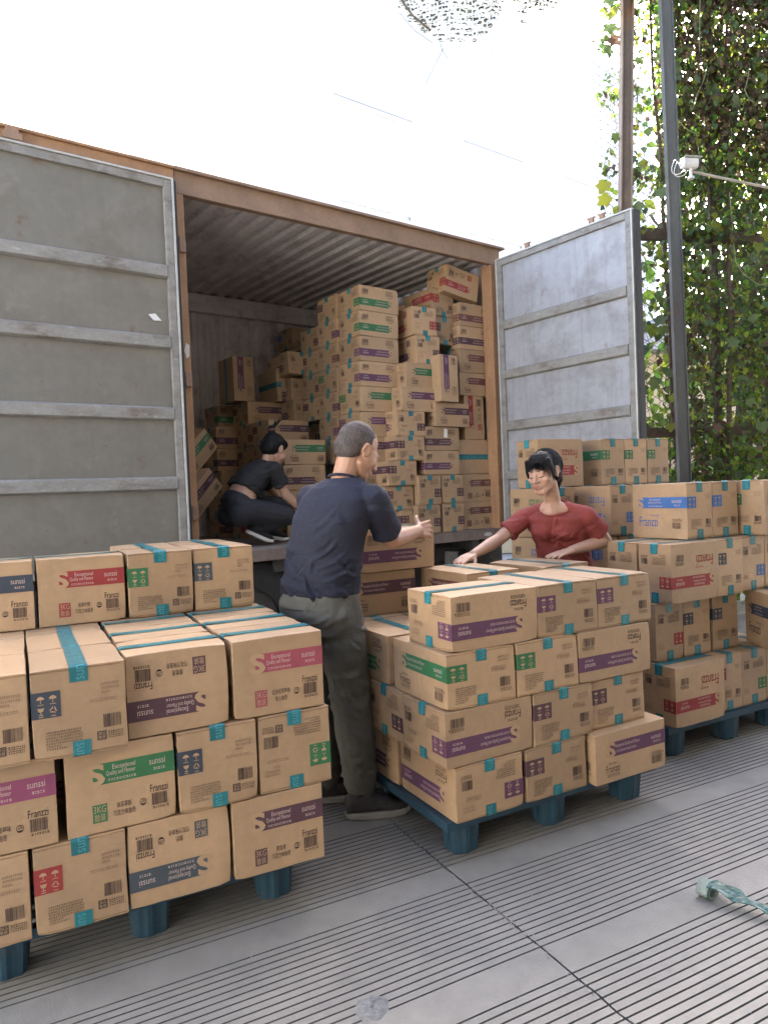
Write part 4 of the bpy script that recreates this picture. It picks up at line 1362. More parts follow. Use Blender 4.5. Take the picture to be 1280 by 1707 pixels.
LEAF = mat('vine_leaf_green', (0.185, 0.27, 0.035), 0.5, var=0.1, scale=30, islvar=0.5, hue=0.05, trans=0.6)
LEAFD = mat('dark_leaf_green', (0.075, 0.13, 0.04), 0.5, var=0.1, scale=30, islvar=0.4, hue=0.03, trans=0.3)  # darker leaf tone, mixed in at random
LEAFB = mat('dry_leaf_brown', (0.115, 0.078, 0.045), 0.7, var=0.2, scale=30, islvar=0.5, hue=0.03, trans=0.3)
STEM = mat('vine_stem', (0.10, 0.075, 0.05), 0.8, var=0.3, scale=30)
STEMG = mat('green_tendril', (0.22, 0.27, 0.12), 0.6, var=0.1)
LOBES = [(0, 0), (0.16, -0.12), (0.36, -0.08), (0.50, 0.10), (0.44, 0.27), (0.56, 0.44), (0.58, 0.60), (0.42, 0.62), (0.26, 0.66), (0.20, 0.84), (0.06, 1.0), (-0.10, 0.96), (-0.22, 0.80), (-0.28, 0.64), (-0.46, 0.66), (-0.60, 0.56), (-0.54, 0.40), (-0.42, 0.26), (-0.52, 0.08), (-0.34, -0.10), (-0.14, -0.10)]
def leaf_geo(simple):
    if simple:
        v = [(0, 0, 0), (0.42, 0.30, 0.06), (0.30, 0.62, 0.03), (0, 1, -0.12), (-0.30, 0.62, 0.03), (-0.42, 0.30, 0.06), (0, 0.45, -0.05)]
        f = [(0, 1, 6), (1, 2, 6), (2, 3, 6), (3, 4, 6), (4, 5, 6), (5, 0, 6)]
        return v, f
    v = [(x, y, 0.10 * abs(x) - 0.10 * max(0, y - 0.5) ** 2) for x, y in LOBES] + [(0, 0.40, -0.05)]
    n = len(LOBES)
    f = [(i, (i + 1) % n, n) for i in range(n)]
    return v, f
def leaf_matrix(p, size, rs, face_cam=0.5):
    a = rs.uniform(0, 6.28)
    nrm = Vector((rs.gauss(0, 0.6), -1 * face_cam + rs.gauss(0, 0.5), rs.gauss(0.35, 0.4))).normalized()
    down = Vector((rs.gauss(0, 0.45), rs.gauss(0, 0.3), -1)).normalized()
    y = (down - nrm * down.dot(nrm)).normalized()
    x = y.cross(nrm)
    M = Matrix((x, y, nrm)).transposed().to_4x4()
    M.translation = p
    return M @ Matrix.Scale(size, 4)
rs = random.Random(21)
sv, sf = leaf_geo(True)
sv = np.array(sv)
def foliage(name, n, region, mats, weights, size, parent, loc, dens=None):
    V, F, MI = [], [], []
    c = 0
    tries = 0
    while c < n and tries < n * 30:
        tries += 1
        p = region(rs)
        if dens and rs.random() > dens(p):
            continue
        M = np.array(leaf_matrix(p - loc, rs.uniform(*size), rs))
        v = sv @ M[:3, :3].T + M[:3, 3]
        o = len(V) * 7
        V.append(v)
        mi = rs.choices(range(len(mats)), weights(p))[0]
        for f in sf:
            F.append((f[0] + o, f[1] + o, f[2] + o))
            MI.append(mi)
        c += 1
    me = bpy.data.meshes.new(name)
    me.from_pydata(np.concatenate(V).tolist(), [], F)
    for mm in mats:
        me.materials.append(mm)
    me.polygons.foreach_set('material_index', MI)
    me.update()
    o = obj(name, me, parent)
    o['kind'] = 'stuff'
    return o
vt = thing('climbing_vine', FO, 'dense climbing vine with green and dried leaves covering the fence', 'vine')
def reg(r):
    x = r.uniform(2.02, 4.6)
    return Vector((x, fx(x) + r.gauss(0.02, 0.09), r.uniform(0.9, 6.4)))
def dens(p):
    n = noise.noise(Vector((p.x * 1.6, p.z * 1.3, 2.0))) * 0.5 + noise.noise(Vector((p.x * 4.5, p.z * 3.5, 7.0))) * 0.5
    d = 0.42 + 1.0 * n
    if p.x < 2.62:                                     # the bay beside the door is thin, see-through in the middle
        d -= 0.28
        if p.z < 2.7: d -= 0.35
        if 2.7 < p.z < 3.3: d -= 0.1
        if p.z > 4.1: d += 0.15
        if 4.15 < p.z < 4.75: d -= 0.25
    else:
        d += 0.16
        if p.z > 4.2: d += 0.46
        if 1.9 < p.z < 3.6: d -= 0.16
        if p.z > 4.6 and p.x > 2.9: d += 0.4
        if 2.5 < p.z < 3.3 and p.x < 3.0: d -= 0.12
    return d
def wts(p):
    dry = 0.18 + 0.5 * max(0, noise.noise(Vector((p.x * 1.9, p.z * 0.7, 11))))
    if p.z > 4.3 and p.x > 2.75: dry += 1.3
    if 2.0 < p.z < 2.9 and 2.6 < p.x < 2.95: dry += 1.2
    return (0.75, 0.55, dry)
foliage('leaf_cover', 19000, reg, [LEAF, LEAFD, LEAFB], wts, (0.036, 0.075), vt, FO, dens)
def reg3(r):
    x = r.uniform(2.68, 4.7)
    return Vector((x, fx(x) + 0.28 + r.gauss(0, 0.10), r.uniform(1.2, 6.5)))
def dens3(p):
    n = noise.noise(Vector((p.x * 1.3, p.z * 1.0, 21.0)))
    return 0.30 + 0.9 * n + (0.5 if p.z > 4.1 else 0.0) + (0.2 if p.x > 3.0 else 0)
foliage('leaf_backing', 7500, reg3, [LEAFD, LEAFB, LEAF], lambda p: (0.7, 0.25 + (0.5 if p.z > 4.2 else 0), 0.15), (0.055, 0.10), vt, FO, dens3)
# hanging dry strands
m = MB()
for k in range(520):
    x = rs.uniform(2.05, 4.6)
    z = rs.uniform(2.2, 6.6)
    if x < 2.62 and rs.random() < 0.6:
        continue
    p = Vector((x, fx(x) + rs.gauss(0.04, 0.07), z)) - FO
    pts = [p]
    for i in range(6):
        p = p + Vector((rs.gauss(0, 0.03), rs.gauss(0, 0.015), -rs.uniform(0.05, 0.16)))
        pts.append(p)
    m.tube(pts, 0.0025, 3, 0, cap=False)
m.build('dry_strands', [STEM], vt)['kind'] = 'stuff'
m = MB()
for x, lean in ((3.14, 0.02), (2.72, -0.03), (3.6, 0.03)):
    pts = [Vector((x + lean * z + 0.03 * noise.noise(Vector((x, z * 0.9, 0))), fx(x) + 0.03 * noise.noise(Vector((x, z, 5))) + 0.02, z)) - FO for z in np.linspace(0, 6.3, 22)]
    q = MB()
    q.tube(pts, [0.03 - 0.002 * i * 0.5 for i in range(22)], 7)
    q.build('stem', [STEM], vt, smooth=True)
# a few large near leaves and tendrils, each by itself
bv, bf = leaf_geo(False)
lm_me = []
for mm, nm in ((LEAF, 'leaf'), (LEAFD, 'leaf'), (LEAFB, 'leaf')):
    q = MB()
    q.add(bv, bf)
    lm_me.append(q.mesh('leaf', [mm], smooth=True))
def px_leaf(x, z, y, s, kind):
    o = obj('leaf', lm_me[kind], vt)
    o.matrix_local = leaf_matrix(Vector((x, y, z)) - FO, s, rs, 1.3)
for k in range(70):
    x = rs.uniform(2.02, 3.75)
    z = rs.uniform(1.35, 5.6)
    if x < 2.4 and z < 2.9 and rs.random() < 0.7:
        continue
    px_leaf(x, z, fx(x) - rs.uniform(0.06, 0.26), rs.uniform(0.06, 0.115), rs.choices((0, 1, 2), (0.25, 0.75, 0.08))[0])
for x, z, kind in ((2.06, 5.45, 1), (2.11, 5.36, 0), (2.14, 5.47, 1), (2.05, 5.22, 1), (2.02, 5.05, 1), (2.02, 4.20, 0), (1.98, 3.92, 0), (2.0, 3.80, 0)):
    px_leaf(x, z, 6.15, 0.115, kind)
for pts in ([(2.47, 4.75), (2.66, 4.55), (2.86, 4.40), (2.92, 4.0)], [(2.98, 4.98), (2.88, 4.75), (2.82, 4.6)], [(3.0, 6.2), (2.93, 5.6), (2.91, 5.1)], [(3.16, 3.9), (3.2, 3.3), (3.33, 3.15), (3.5, 3.1)], [(2.25, 3.66), (2.42, 3.70), (2.6, 3.83)], [(3.38, 5.0), (3.33, 4.8), (3.42, 4.7)]):
    q = MB()
    P = [Vector((x, fx(x) - 0.14, z)) - FO for x, z in pts]
    fine = []
    for i in range(len(P) - 1):
        for t in np.linspace(0, 1, 6)[:-1]:
            fine.append(P[i].lerp(P[i + 1], t) + Vector((0, 0, -0.03 * math.sin(t * math.pi))))
    fine.append(P[-1])
    q.tube(fine, 0.0045, 5)
    q.build('tendril', [STEMG], vt, smooth=True)
# greenery beyond the fence
tt = thing('leafy_tree', (4.6, 9.4, 0), 'sunlit leafy tree behind the overgrown fence', 'tree')
TO = Vector((4.6, 9.4, 0))
def reg2(r):
    a, b = r.uniform(0, 6.28), r.uniform(-1, 1)
    q = r.random() ** 0.4
    return Vector((4.9 + 1.9 * q * math.cos(a) * math.sqrt(1 - b * b), 9.3 + 1.5 * q * math.sin(a), 3.6 + 3.4 * q * b))
def dens2(p):
    return 0.5 + 1.3 * noise.noise(p * 0.9)
foliage('crown', 3600, reg2, [LEAF, LEAFD], lambda p: (0.8, 0.3), (0.10, 0.19), tt, TO, dens2)
q = MB()
q.tube([(0, 0, 0), (0.1, 0.05, 1.6), (0.25, 0, 3.2), (0.3, 0.1, 5)], [0.16, 0.13, 0.09, 0.04], 9)
tr = q.build('trunk', [STEM], tt, smooth=True)
for k in range(6):
    q = MB()
    a = k * 1.1
    q.tube([(0.15, 0.02, 2 + 0.4 * k), (0.2 + 0.7 * math.cos(a), 0.6 * math.sin(a), 2.8 + 0.4 * k), (0.3 + 1.4 * math.cos(a), 1.1 * math.sin(a), 3.4 + 0.45 * k)], [0.06, 0.04, 0.015], 6)
    q.build('limb', [STEM], tt, smooth=True)
bs = thing('bush', (3.3, 7.8, 0), 'bright green bush low behind the fence beside the pole', 'bush')
foliage('foliage', 1500, lambda r: Vector((r.uniform(2.3, 5.0), r.uniform(7.3, 8.6), r.uniform(0, 2.1))), [LEAF, LEAFD], lambda p: (0.8, 0.2), (0.09, 0.17), bs, Vector((3.3, 7.8, 0)), lambda p: 0.6 + noise.noise(p * 1.4))
for k in range(7):
    q = MB()
    q.tube([(-0.8 + 0.3 * k, 0.1 * (k % 3), 0), (-0.8 + 0.32 * k, 0.1, 1.0), (-0.9 + 0.36 * k, 0, 1.9)], [0.02, 0.014, 0.006], 5)
    q.build('stem', [STEM], bs)

# security camera on its pipe
CW = mat('camera_white_plastic', (0.62, 0.63, 0.62), 0.35)
BLK = mat('black_plastic', (0.015, 0.015, 0.017), 0.3)
cc = thing('security_camera', (2.45, 5.55, 3.78), 'white bullet security camera on a thin pipe before the vines', 'security camera', rot=(0, 0, R(12)))
cc.scale = (0.82, 0.82, 0.82)
m = MB()
k = 20
for (x0, x1, ry, rz) in ((-0.11, 0.035, 0.043, 0.045),):
    pts, fs = [], []
    prof = [(x0, 0.8), (x0 + 0.006, 1.0), (x1, 1.05)]
    for x, sc_ in prof:
        for j in range(k):
            w = 2 * math.pi * j / k
            c, s_ = math.cos(w), math.sin(w)
            q = 1 / max(abs(c), abs(s_)) ** 0.5
            pts.append((x, ry * sc_ * c * q, rz * sc_ * s_ * q))
    fs.append(tuple(range(k)))
    for i in range(2):
        for j in range(k):
            fs.append((i * k + j, i * k + (j + 1) % k, (i + 1) * k + (j + 1) % k, (i + 1) * k + j))
    fs.append(tuple(2 * k + j for j in range(k - 1, -1, -1)))
    m.add(pts, fs)
m.build('housing', [CW], cc, smooth=False)
m = MB()
m.box(-0.10, 0.075, -0.052, 0.052, 0.0495, 0.0535)
m.build('sun_hood', [CW], cc, bevel=0.002)
m = MB()
m.cyl((0.0352, 0, 0), (0.066, 0, 0), 0.046, 0.044, 20)
m.build('front_ring', [BLK], cc)
m = MB()
m.cyl((0.0662, 0, 0), (0.069, 0, 0), 0.03, 0.03, 18)
m.build('lens', [mat('lens_glass', (0.01, 0.01, 0.015), 0.05)], cc)
m = MB()
m.cyl((-0.02, 0, -0.046), (-0.02, 0, -0.12), 0.014, n=10)
m.cyl((-0.02, 0, -0.1201), (-0.02, 0, -0.14), 0.03, n=12)
m.build('bracket', [CW], cc)
m = MB()
m.tube([(0.0, 0.02, -0.06), (0.25, 0.04, -0.085), (1.2, 0.16, -0.14)], 0.013, 8)
m.build('pipe', [mat('pale_pipe', (0.4, 0.36, 0.3), 0.5, var=0.2)], cc)
m = MB()
loop = [(-0.12 - 0.055 + 0.05 * math.cos(a) + 0.004 * a, 0.02 * math.sin(a * 2), -0.03 + 0.06 * math.sin(a) - 0.003 * a) for a in np.linspace(0, 15, 60)]
m.tube(loop, 0.004, 5)
m.build('cable', [CW], cc, smooth=True)

# ------------------------------------------------------------------ TORN NET OVERHEAD
NETW = mat('white_net_cord', (0.72, 0.74, 0.72), 0.7, islvar=0.1)
NETC = mat('grey_green_debris', (0.085, 0.10, 0.085), 0.9, var=0.4, scale=9, islvar=0.4)
NETB = mat('blue_net', (0.08, 0.2, 0.28), 0.7)
nt_ = thing('torn_net', (0.62, 4.2, 4.35), 'torn white net sagging with grey leaf litter at the top', 'net')
NO = Vector((0.62, 4.2, 4.35))
def outline(x):
    """lower edge of the hanging net, by x"""
    P = [(0.12, 4.36), (0.17, 4.20), (0.24, 4.06), (0.32, 3.97), (0.42, 3.90), (0.52, 3.875), (0.62, 3.885), (0.70, 3.925), (0.76, 4.01), (0.80, 4.07), (0.83, 4.09), (0.86, 4.075), (0.885, 3.985), (0.915, 3.985), (0.94, 4.08), (1.00, 4.07), (1.06, 4.07), (1.11, 4.10), (1.145, 4.17), (1.16, 4.36)]
    for (a, b), (c, d) in zip(P, P[1:]):
        if a <= x <= c:
            return b + (d - b) * (x - a) / (c - a)
    return 9
def sag(x, z):
    return -0.10 * math.sin((x - 0.1) * 3.0) * math.cos((z - 4.0) * 2.5) + 0.02 * noise.noise(Vector((x * 9, z * 9, 0)))
# cells of the net as a warped hex lattice
rs = random.Random(5)
pts = {}
cs = 0.023
def npnt(i, j):
    if (i, j) not in pts:
        x = 0.08 + i * cs * 0.87
        z = 3.84 + j * cs
        x += 0.03 * noise.noise(Vector((x * 6, z * 6, 1))) + rs.uniform(-0.006, 0.006)
        z += 0.03 * noise.noise(Vector((x * 6, z * 6, 8))) + rs.uniform(-0.006, 0.006)
        pts[(i, j)] = Vector((x, 4.2 + sag(x, z), z)) - NO
    return pts[(i, j)]
def inside(p):
    x, z = p.x + NO.x, p.z + NO.z
    return 0.12 < x < 1.16 and z > outline(x) and z < 4.62
m = MB()
mc = MB()
for i in range(62):
    for j in range(36):
        a = npnt(i, j)
        if not inside(a):
            continue
        nb = [npnt(i, j + 1)] if (i + j) % 2 else []
        nb.append(npnt(i + 1, j))
        for b in nb:
            if inside(b) and rs.random() < 0.95:
                r = rs.choice([0.003, 0.0045, 0.0075])
                m.tube([a, (a + b) / 2 + Vector((0, 0, -0.002)), b], [r, r * 0.7, r], 4, 0, cap=False)
        # litter caught in the cell
        c, d = npnt(i + 1, j + 1), npnt(i, j + 1)
        b = npnt(i + 1, j)
        if inside(b) and inside(c) and inside(d) and rs.random() < 0.86:
            ctr = (a + b + c + d) / 4 + Vector((rs.uniform(-0.006, 0.006), 0.012, rs.uniform(-0.006, 0.006)))
            ph, q = rs.uniform(0, 6.28), rs.uniform(0.55, 1.15) * cs * 0.62
            nn = rs.choice((5, 6, 7))
            mc.add([ctr + Vector((math.cos(ph + 6.283 * t / nn) * q * rs.uniform(0.7, 1.25) * 1.15, rs.uniform(-0.004, 0.004), math.sin(ph + 6.283 * t / nn) * q * rs.uniform(0.6, 1.0))) for t in range(nn)], [tuple(range(nn))], 0)
w = m.build('net_cord', [NETW], nt_)
w['kind'] = 'stuff'
w = mc.build('leaf_litter', [NETC], nt_)
w['kind'] = 'stuff'
for pp in ([(0.42, 3.92), (0.43, 3.85), (0.46, 3.80)], [(0.52, 3.88), (0.545, 3.83), (0.56, 3.79)], [(0.66, 3.9), (0.70, 3.87), (0.715, 3.83)], [(0.70, 3.93), (0.74, 3.88), (0.745, 3.84)], [(0.2, 4.1), (0.28, 3.98), (0.38, 3.90)], [(0.44, 3.86), (0.38, 3.76), (0.33, 3.68)]):
    q = MB()
    q.tube([Vector((x, 4.2 + sag(x, z), z)) - NO for x, z in pp], 0.0022, 4)
    q.build('loose_thread', [STEM], nt_)
q = MB()
q.tube([Vector((x, 4.18 + sag(x, z), z)) - NO for x, z in ((0.13, 4.34), (0.2, 4.18), (0.27, 4.06), (0.36, 3.97))], 0.006, 5)
q.build('twig', [STEM], nt_)

# ------------------------------------------------------------------ ROLL OF TAPE ON THE GROUND
tp = thing('tape_roll', (1.02, 2.345, 0), 'used tape core with crumpled teal strip trailing on the ground at right', 'tape roll', rot=(0, 0, R(-50)))
m = MB()
k = 26
ax = []
pts, fs = [], []
for x, r in ((-0.024, 0.034), (-0.024, 0.0375), (0.022, 0.0375), (0.022, 0.034)):
    for j in range(k):
        w = 2 * math.pi * j / k
        pts.append((x, r * math.cos(w), 0.026 + r * 0.68 * math.sin(w)))
for i in range(4):
    for j in range(k):
        fs.append((i * k + j, i * k + (j + 1) % k, ((i + 1) % 4) * k + (j + 1) % k, ((i + 1) % 4) * k + j))
m.add(pts, fs)
m.build('core', [mat('dusty_core', (0.24, 0.28, 0.245), 0.7, var=0.2, scale=30)], tp, smooth=True)
TEALT = mat('crumpled_tape', (0.022, 0.085, 0.072), 0.3, var=0.35, scale=25, bump=0.3, bscale=40)
m = MB()
n = 26
vs, fs = [], []
for i in range(n + 1):
    t = i / n
    x = 0.012 + 0.42 * t
    y = 0.03 * math.sin(t * 2.2) * t - 0.01 * t
    wd = 0.030 * (1 - t) ** 1.6 + 0.007 + 0.003 * math.sin(i * 1.7)
    zc = 0.034 * (1 - t) ** 1.5 + 0.010
    for j in range(5):
        q = (j - 2) / 2
        vs.append((x, y + q * wd, zc + 0.013 * abs(q) * (0.5 + 0.5 * math.sin(i * 0.9 + j)) + 0.012 * (1 - abs(q)) + 0.003 * noise.noise(Vector((i * 0.9, j * 1.3, 0)))))
for i in range(n):
    for j in range(4):
        fs.append((i * 5 + j, (i + 1) * 5 + j, (i + 1) * 5 + j + 1, i * 5 + j + 1))
m.add(vs, fs)
o = m.build('tape_strip', [TEALT], tp)
sl = o.modifiers.new('thick', 'SOLIDIFY')
sl.thickness = 0.0025
m = MB()
pts = []
for i in range(40):
    a = i / 39 * 12.6
    pts.append((0.018 + 0.0008 * math.sin(a * 3), (0.0385 + 0.002 * math.sin(a * 2.3)) * math.cos(a), 0.027 + 0.027 * math.sin(a)))
m.tube(pts, 0.003, 5)
m.build('wound_tape', [TEALT], tp)

# ------------------------------------------------------------------ PEOPLE
V = Vector
class Flesh:
    """overlapping closed shapes that are fused into ONE skin by a voxel remesh"""
    def __init__(s):
        s.m = MB()
    def cap(s, a, b, ra, rb, n=14):
        a, b = V(a), V(b)
        t = (b - a).normalized() if (b - a).length > 1e-6 else V((0, 0, 1))
        x = t.orthogonal().normalized()
        y = t.cross(x)
        rings = []
        for q in (80, 55, 28):
            rings.append((a - t * ra * math.sin(R(q)), ra * math.cos(R(q))))
        rings += [(a, ra), (b, rb)]
        for q in (28, 55, 80):
            rings.append((b + t * rb * math.sin(R(q)), rb * math.cos(R(q))))
        s.rings([(c, x * r, y * r) for c, r in rings], n)
    def chain(s, pts, rad):
        for i in range(len(pts) - 1):
            s.cap(pts[i], pts[i + 1], rad[i], rad[i + 1])
    def rings(s, rr, n=20, p=2.0):
        vs, fs = [], []
        for c, x, y in rr:
            for k in range(n):
                w = 2 * math.pi * k / n
                cw, sw = math.cos(w), math.sin(w)
                e = 2.0 / p
                vs.append(V(c) + V(x) * math.copysign(abs(cw) ** e, cw) + V(y) * math.copysign(abs(sw) ** e, sw))
        for i in range(len(rr) - 1):
            for k in range(n):
                fs.append((i * n + k, i * n + (k + 1) % n, (i + 1) * n + (k + 1) % n, (i + 1) * n + k))
        fs.append(tuple(range(n - 1, -1, -1)))
        fs.append(tuple((len(rr) - 1) * n + k for k in range(n)))
        s.m.add(vs, fs)
    def ell(s, M, c, r, n=16):
        """ellipsoid; c and r in the local space of M"""
        vs, fs = [], []
        k = n // 2
        for i in range(1, k):
            a = math.pi * i / k
            for j in range(n):
                w = 2 * math.pi * j / n
                vs.append(M @ V((c[0] + r[0] * math.sin(a) * math.cos(w), c[1] + r[1] * math.sin(a) * math.sin(w), c[2] + r[2] * math.cos(a))))
        o = len(vs)
        vs.append(M @ V((c[0], c[1], c[2] + r[2])))
        vs.append(M @ V((c[0], c[1], c[2] - r[2])))
        for i in range(k - 2):
            for j in range(n):
                fs.append((i * n + j, (i + 1) * n + j, (i + 1) * n + (j + 1) % n, i * n + (j + 1) % n))
        for j in range(n):
            fs.append((o, j, (j + 1) % n))
            fs.append((o + 1, (k - 2) * n + (j + 1) % n, (k - 2) * n + j))
        s.m.add(vs, fs)
    def fuse(s, name, mats, parent, voxel=0.006, it=4, f=0.5, disp=None, origin=V((0, 0, 0)), crs=None):
        me = s.m.mesh('t', [])
        o = bpy.data.objects.new('t', me)
        COL.objects.link(o)
        r = o.modifiers.new('r', 'REMESH')
        r.mode = 'VOXEL'
        r.voxel_size = voxel
        if it:
            sm = o.modifiers.new('s', 'SMOOTH')
            sm.iterations = it
            sm.factor = f
        dg = bpy.context.evaluated_depsgraph_get()
        me2 = bpy.data.meshes.new_from_object(o.evaluated_get(dg))
        bpy.data.objects.remove(o)
        bpy.data.meshes.remove(me)
        me2.name = name
        n = len(me2.vertices)
        co = np.empty(n * 3)
        me2.vertices.foreach_get('co', co)
        co = co.reshape(-1, 3)
        if disp or crs:
            no = np.empty(n * 3)
            me2.vertices.foreach_get('normal', no)
            no = no.reshape(-1, 3)
            d = np.array([disp(V(p)) for p in co]) if disp else np.zeros(n)
            if crs:
                d = d + crease_field(co, crs)
            co = co + no * d[:, None]
        co = co - np.array(origin)
        me2.vertices.foreach_set('co', co.ravel())
        me2.polygons.foreach_set('use_smooth', [True] * len(me2.polygons))
        me2.materials.clear()
        for mm in mats:
            me2.materials.append(mm)
        me2.update()
        return obj(name, me2, parent)

def crease_field(co, crs):
    """pulled cloth: each crease is a ridge with a hollow beside it, drawn on the cylinder round an axis"""
    axis, R0, L = crs
    x = co[:, 0] - axis[0](co[:, 2])
    y = co[:, 1] - axis[1](co[:, 2])
    ph = np.arctan2(y, x)
    d = np.zeros(len(co))
    for (p0, z0, p1, z1, amp, w) in L:
        mid = (p0 + p1) / 2
        dph = (ph - mid + np.pi) % (2 * np.pi) - np.pi
        u = dph * R0
        a0, a1 = (p0 - mid) * R0, (p1 - mid) * R0
        dx, dz = a1 - a0, z1 - z0
        l = math.hypot(dx, dz) + 1e-6
        t = ((u - a0) * dx + (co[:, 2] - z0) * dz) / l
        s_ = (-(u - a0) * dz + (co[:, 2] - z0) * dx) / l + 0.10 * l * np.sin(np.pi * np.clip(t / l, 0, 1))
        fade = np.clip(t / (0.3 * l), 0, 1) * np.clip((l - t) / (0.3 * l), 0, 1)
        d += amp * fade * (np.exp(-(s_ / w) ** 2) - 0.75 * np.exp(-((s_ - 1.5 * w) / (1.2 * w)) ** 2))
    return d
def rand_creases(seed, n, zr, slope, ln, amp, w, ph=(-math.pi, math.pi)):
    q = random.Random(seed)
    out = []
    for _ in range(n):
        p, z = q.uniform(*ph), q.uniform(*zr)
        a = q.gauss(0, slope[1]) + slope[0] * q.choice((-1, 1))
        l = q.uniform(*ln)
        out.append((p, z, p + l * math.cos(a) / 0.16, z + l * math.sin(a), q.uniform(*amp), q.uniform(*w)))
    return out
def lin(z0, a, z1, b):
    return lambda z: a + (b - a) * (z - z0) / (z1 - z0)

def basis(c, fwd, pitch=0.0, roll=0.0):
    """local x to the figure's right, y ahead, z up"""
    f = V(fwd).normalized()
    yaw = math.atan2(f.y, f.x) - math.pi / 2
    return Matrix.Translation(c) @ Matrix.Rotation(yaw, 4, 'Z') @ Matrix.Rotation(R(roll), 4, 'Y') @ Matrix.Rotation(R(pitch), 4, 'X')

def head_flesh(F, M, jaw=1.0):
    E = lambda c, r: F.ell(M, c, r)
    C = lambda a, b, ra, rb: F.cap(M @ V(a), M @ V(b), ra, rb, 10)
    E((0, -0.018, 0.032), (0.074, 0.094, 0.086))
    E((0, 0.030, -0.02), (0.064 * jaw, 0.062, 0.086))
    E((0, 0.056, -0.088), (0.034 * jaw, 0.032, 0.028))
    C((-0.047 * jaw, 0.004, -0.052), (-0.018, 0.06, -0.092), 0.018, 0.022)
    C((0.047 * jaw, 0.004, -0.052), (0.018, 0.06, -0.092), 0.018, 0.022)
    C((-0.034, 0.076, 0.012), (0.034, 0.076, 0.012), 0.013, 0.013)
    E((-0.042, 0.058, -0.028), (0.022, 0.026, 0.022))
    E((0.042, 0.058, -0.028), (0.022, 0.026, 0.022))
    C((0, 0.088, 0.006), (0, 0.109, -0.034), 0.008, 0.0125)
    E((-0.012, 0.098, -0.037), (0.009, 0.011, 0.008))
    E((0.012, 0.098, -0.037), (0.009, 0.011, 0.008))
    E((0, 0.080, -0.066), (0.028, 0.016, 0.017))
    E((0, 0.097, -0.061), (0.020, 0.007, 0.0055))
    E((0, 0.095, -0.0715), (0.017, 0.008, 0.006))
    for sx in (-1, 1):
        E((sx * 0.030, 0.0765, -0.006), (0.017, 0.011, 0.0105))
        # ear: rim and lobe
        for q in range(7):
            a = R(-100 + q * 42)
            b = R(-100 + (q + 1) * 42)
            C((sx * (0.077 + 0.006 * (q > 1)), -0.008 - 0.018 * math.cos(a) * -1 * 0.9, 0.0 + 0.029 * math.sin(a)), (sx * (0.077 + 0.006 * (q > 0)), -0.008 + 0.018 * math.cos(b) * 0.9, 0.029 * math.sin(b)), 0.0045, 0.0045)
        E((sx * 0.075, -0.006, -0.004), (0.007, 0.016, 0.026))

def hand_flesh(F, wrist, fwd, palm_n, curl=(0.3, 0.3, 0.3, 0.3), thumb_side=1, spread=0.06, size=1.0, thumb_up=0.5):
    """fwd: from wrist to knuckles; palm_n: out of the palm; thumb_side +1: thumb on fwd x palm_n side"""
    w = V(wrist)
    f = V(fwd).normalized()
    n = V(palm_n)
    n = (n - f * n.dot(f)).normalized()
    s = f.cross(n) * thumb_side
    k = size
    L = [0.076, 0.082, 0.077, 0.062]
    kn = []
    for i in range(4):
        off = (1.5 - i) * 0.0195
        p = w + f * (0.088 - 0.004 * abs(i - 1) - (0.006 if i == 3 else 0)) * k + s * off * k
        kn.append(p)
        F.cap(w + s * off * 0.7 * k + f * 0.012 * k, p, 0.0135 * k, 0.0112 * k, 10)
    F.cap(w + f * 0.03 * k + s * 0.022 * k + n * 0.008 * k, w + f * 0.055 * k + s * 0.024 * k + n * 0.006 * k, 0.016 * k, 0.011 * k, 10)
    for i in range(4):
        p = kn[i]
        d = (f + s * spread * (1.5 - i)).normalized()
        a = 0.0
        r = [0.0098, 0.0092, 0.0083, 0.0072]
        if i == 3: r = [q * 0.88 for q in r]
        for j, fr_ in enumerate((0.45, 0.30, 0.25)):
            a += curl[i] * (0.7 if j == 0 else 1.0)
            dd = d * math.cos(a) + n * math.sin(a)
            q = p + dd * L[i] * fr_ * k
            F.cap(p, q, r[j] * k, r[j + 1] * k, 10)
            p = q
    p = w + f * 0.026 * k + s * 0.028 * k + n * 0.006 * k
    d = (f * 0.65 + s * (0.75 * thumb_up + 0.3) + n * 0.35).normalized()
    q = p + d * 0.040 * k
    F.cap(p, q, 0.0135 * k, 0.0105 * k, 10)
    d = (f * 0.9 + s * 0.35 * thumb_up + n * 0.25).normalized()
    F.cap(q, q + d * 0.030 * k, 0.0102 * k, 0.0082 * k, 10)

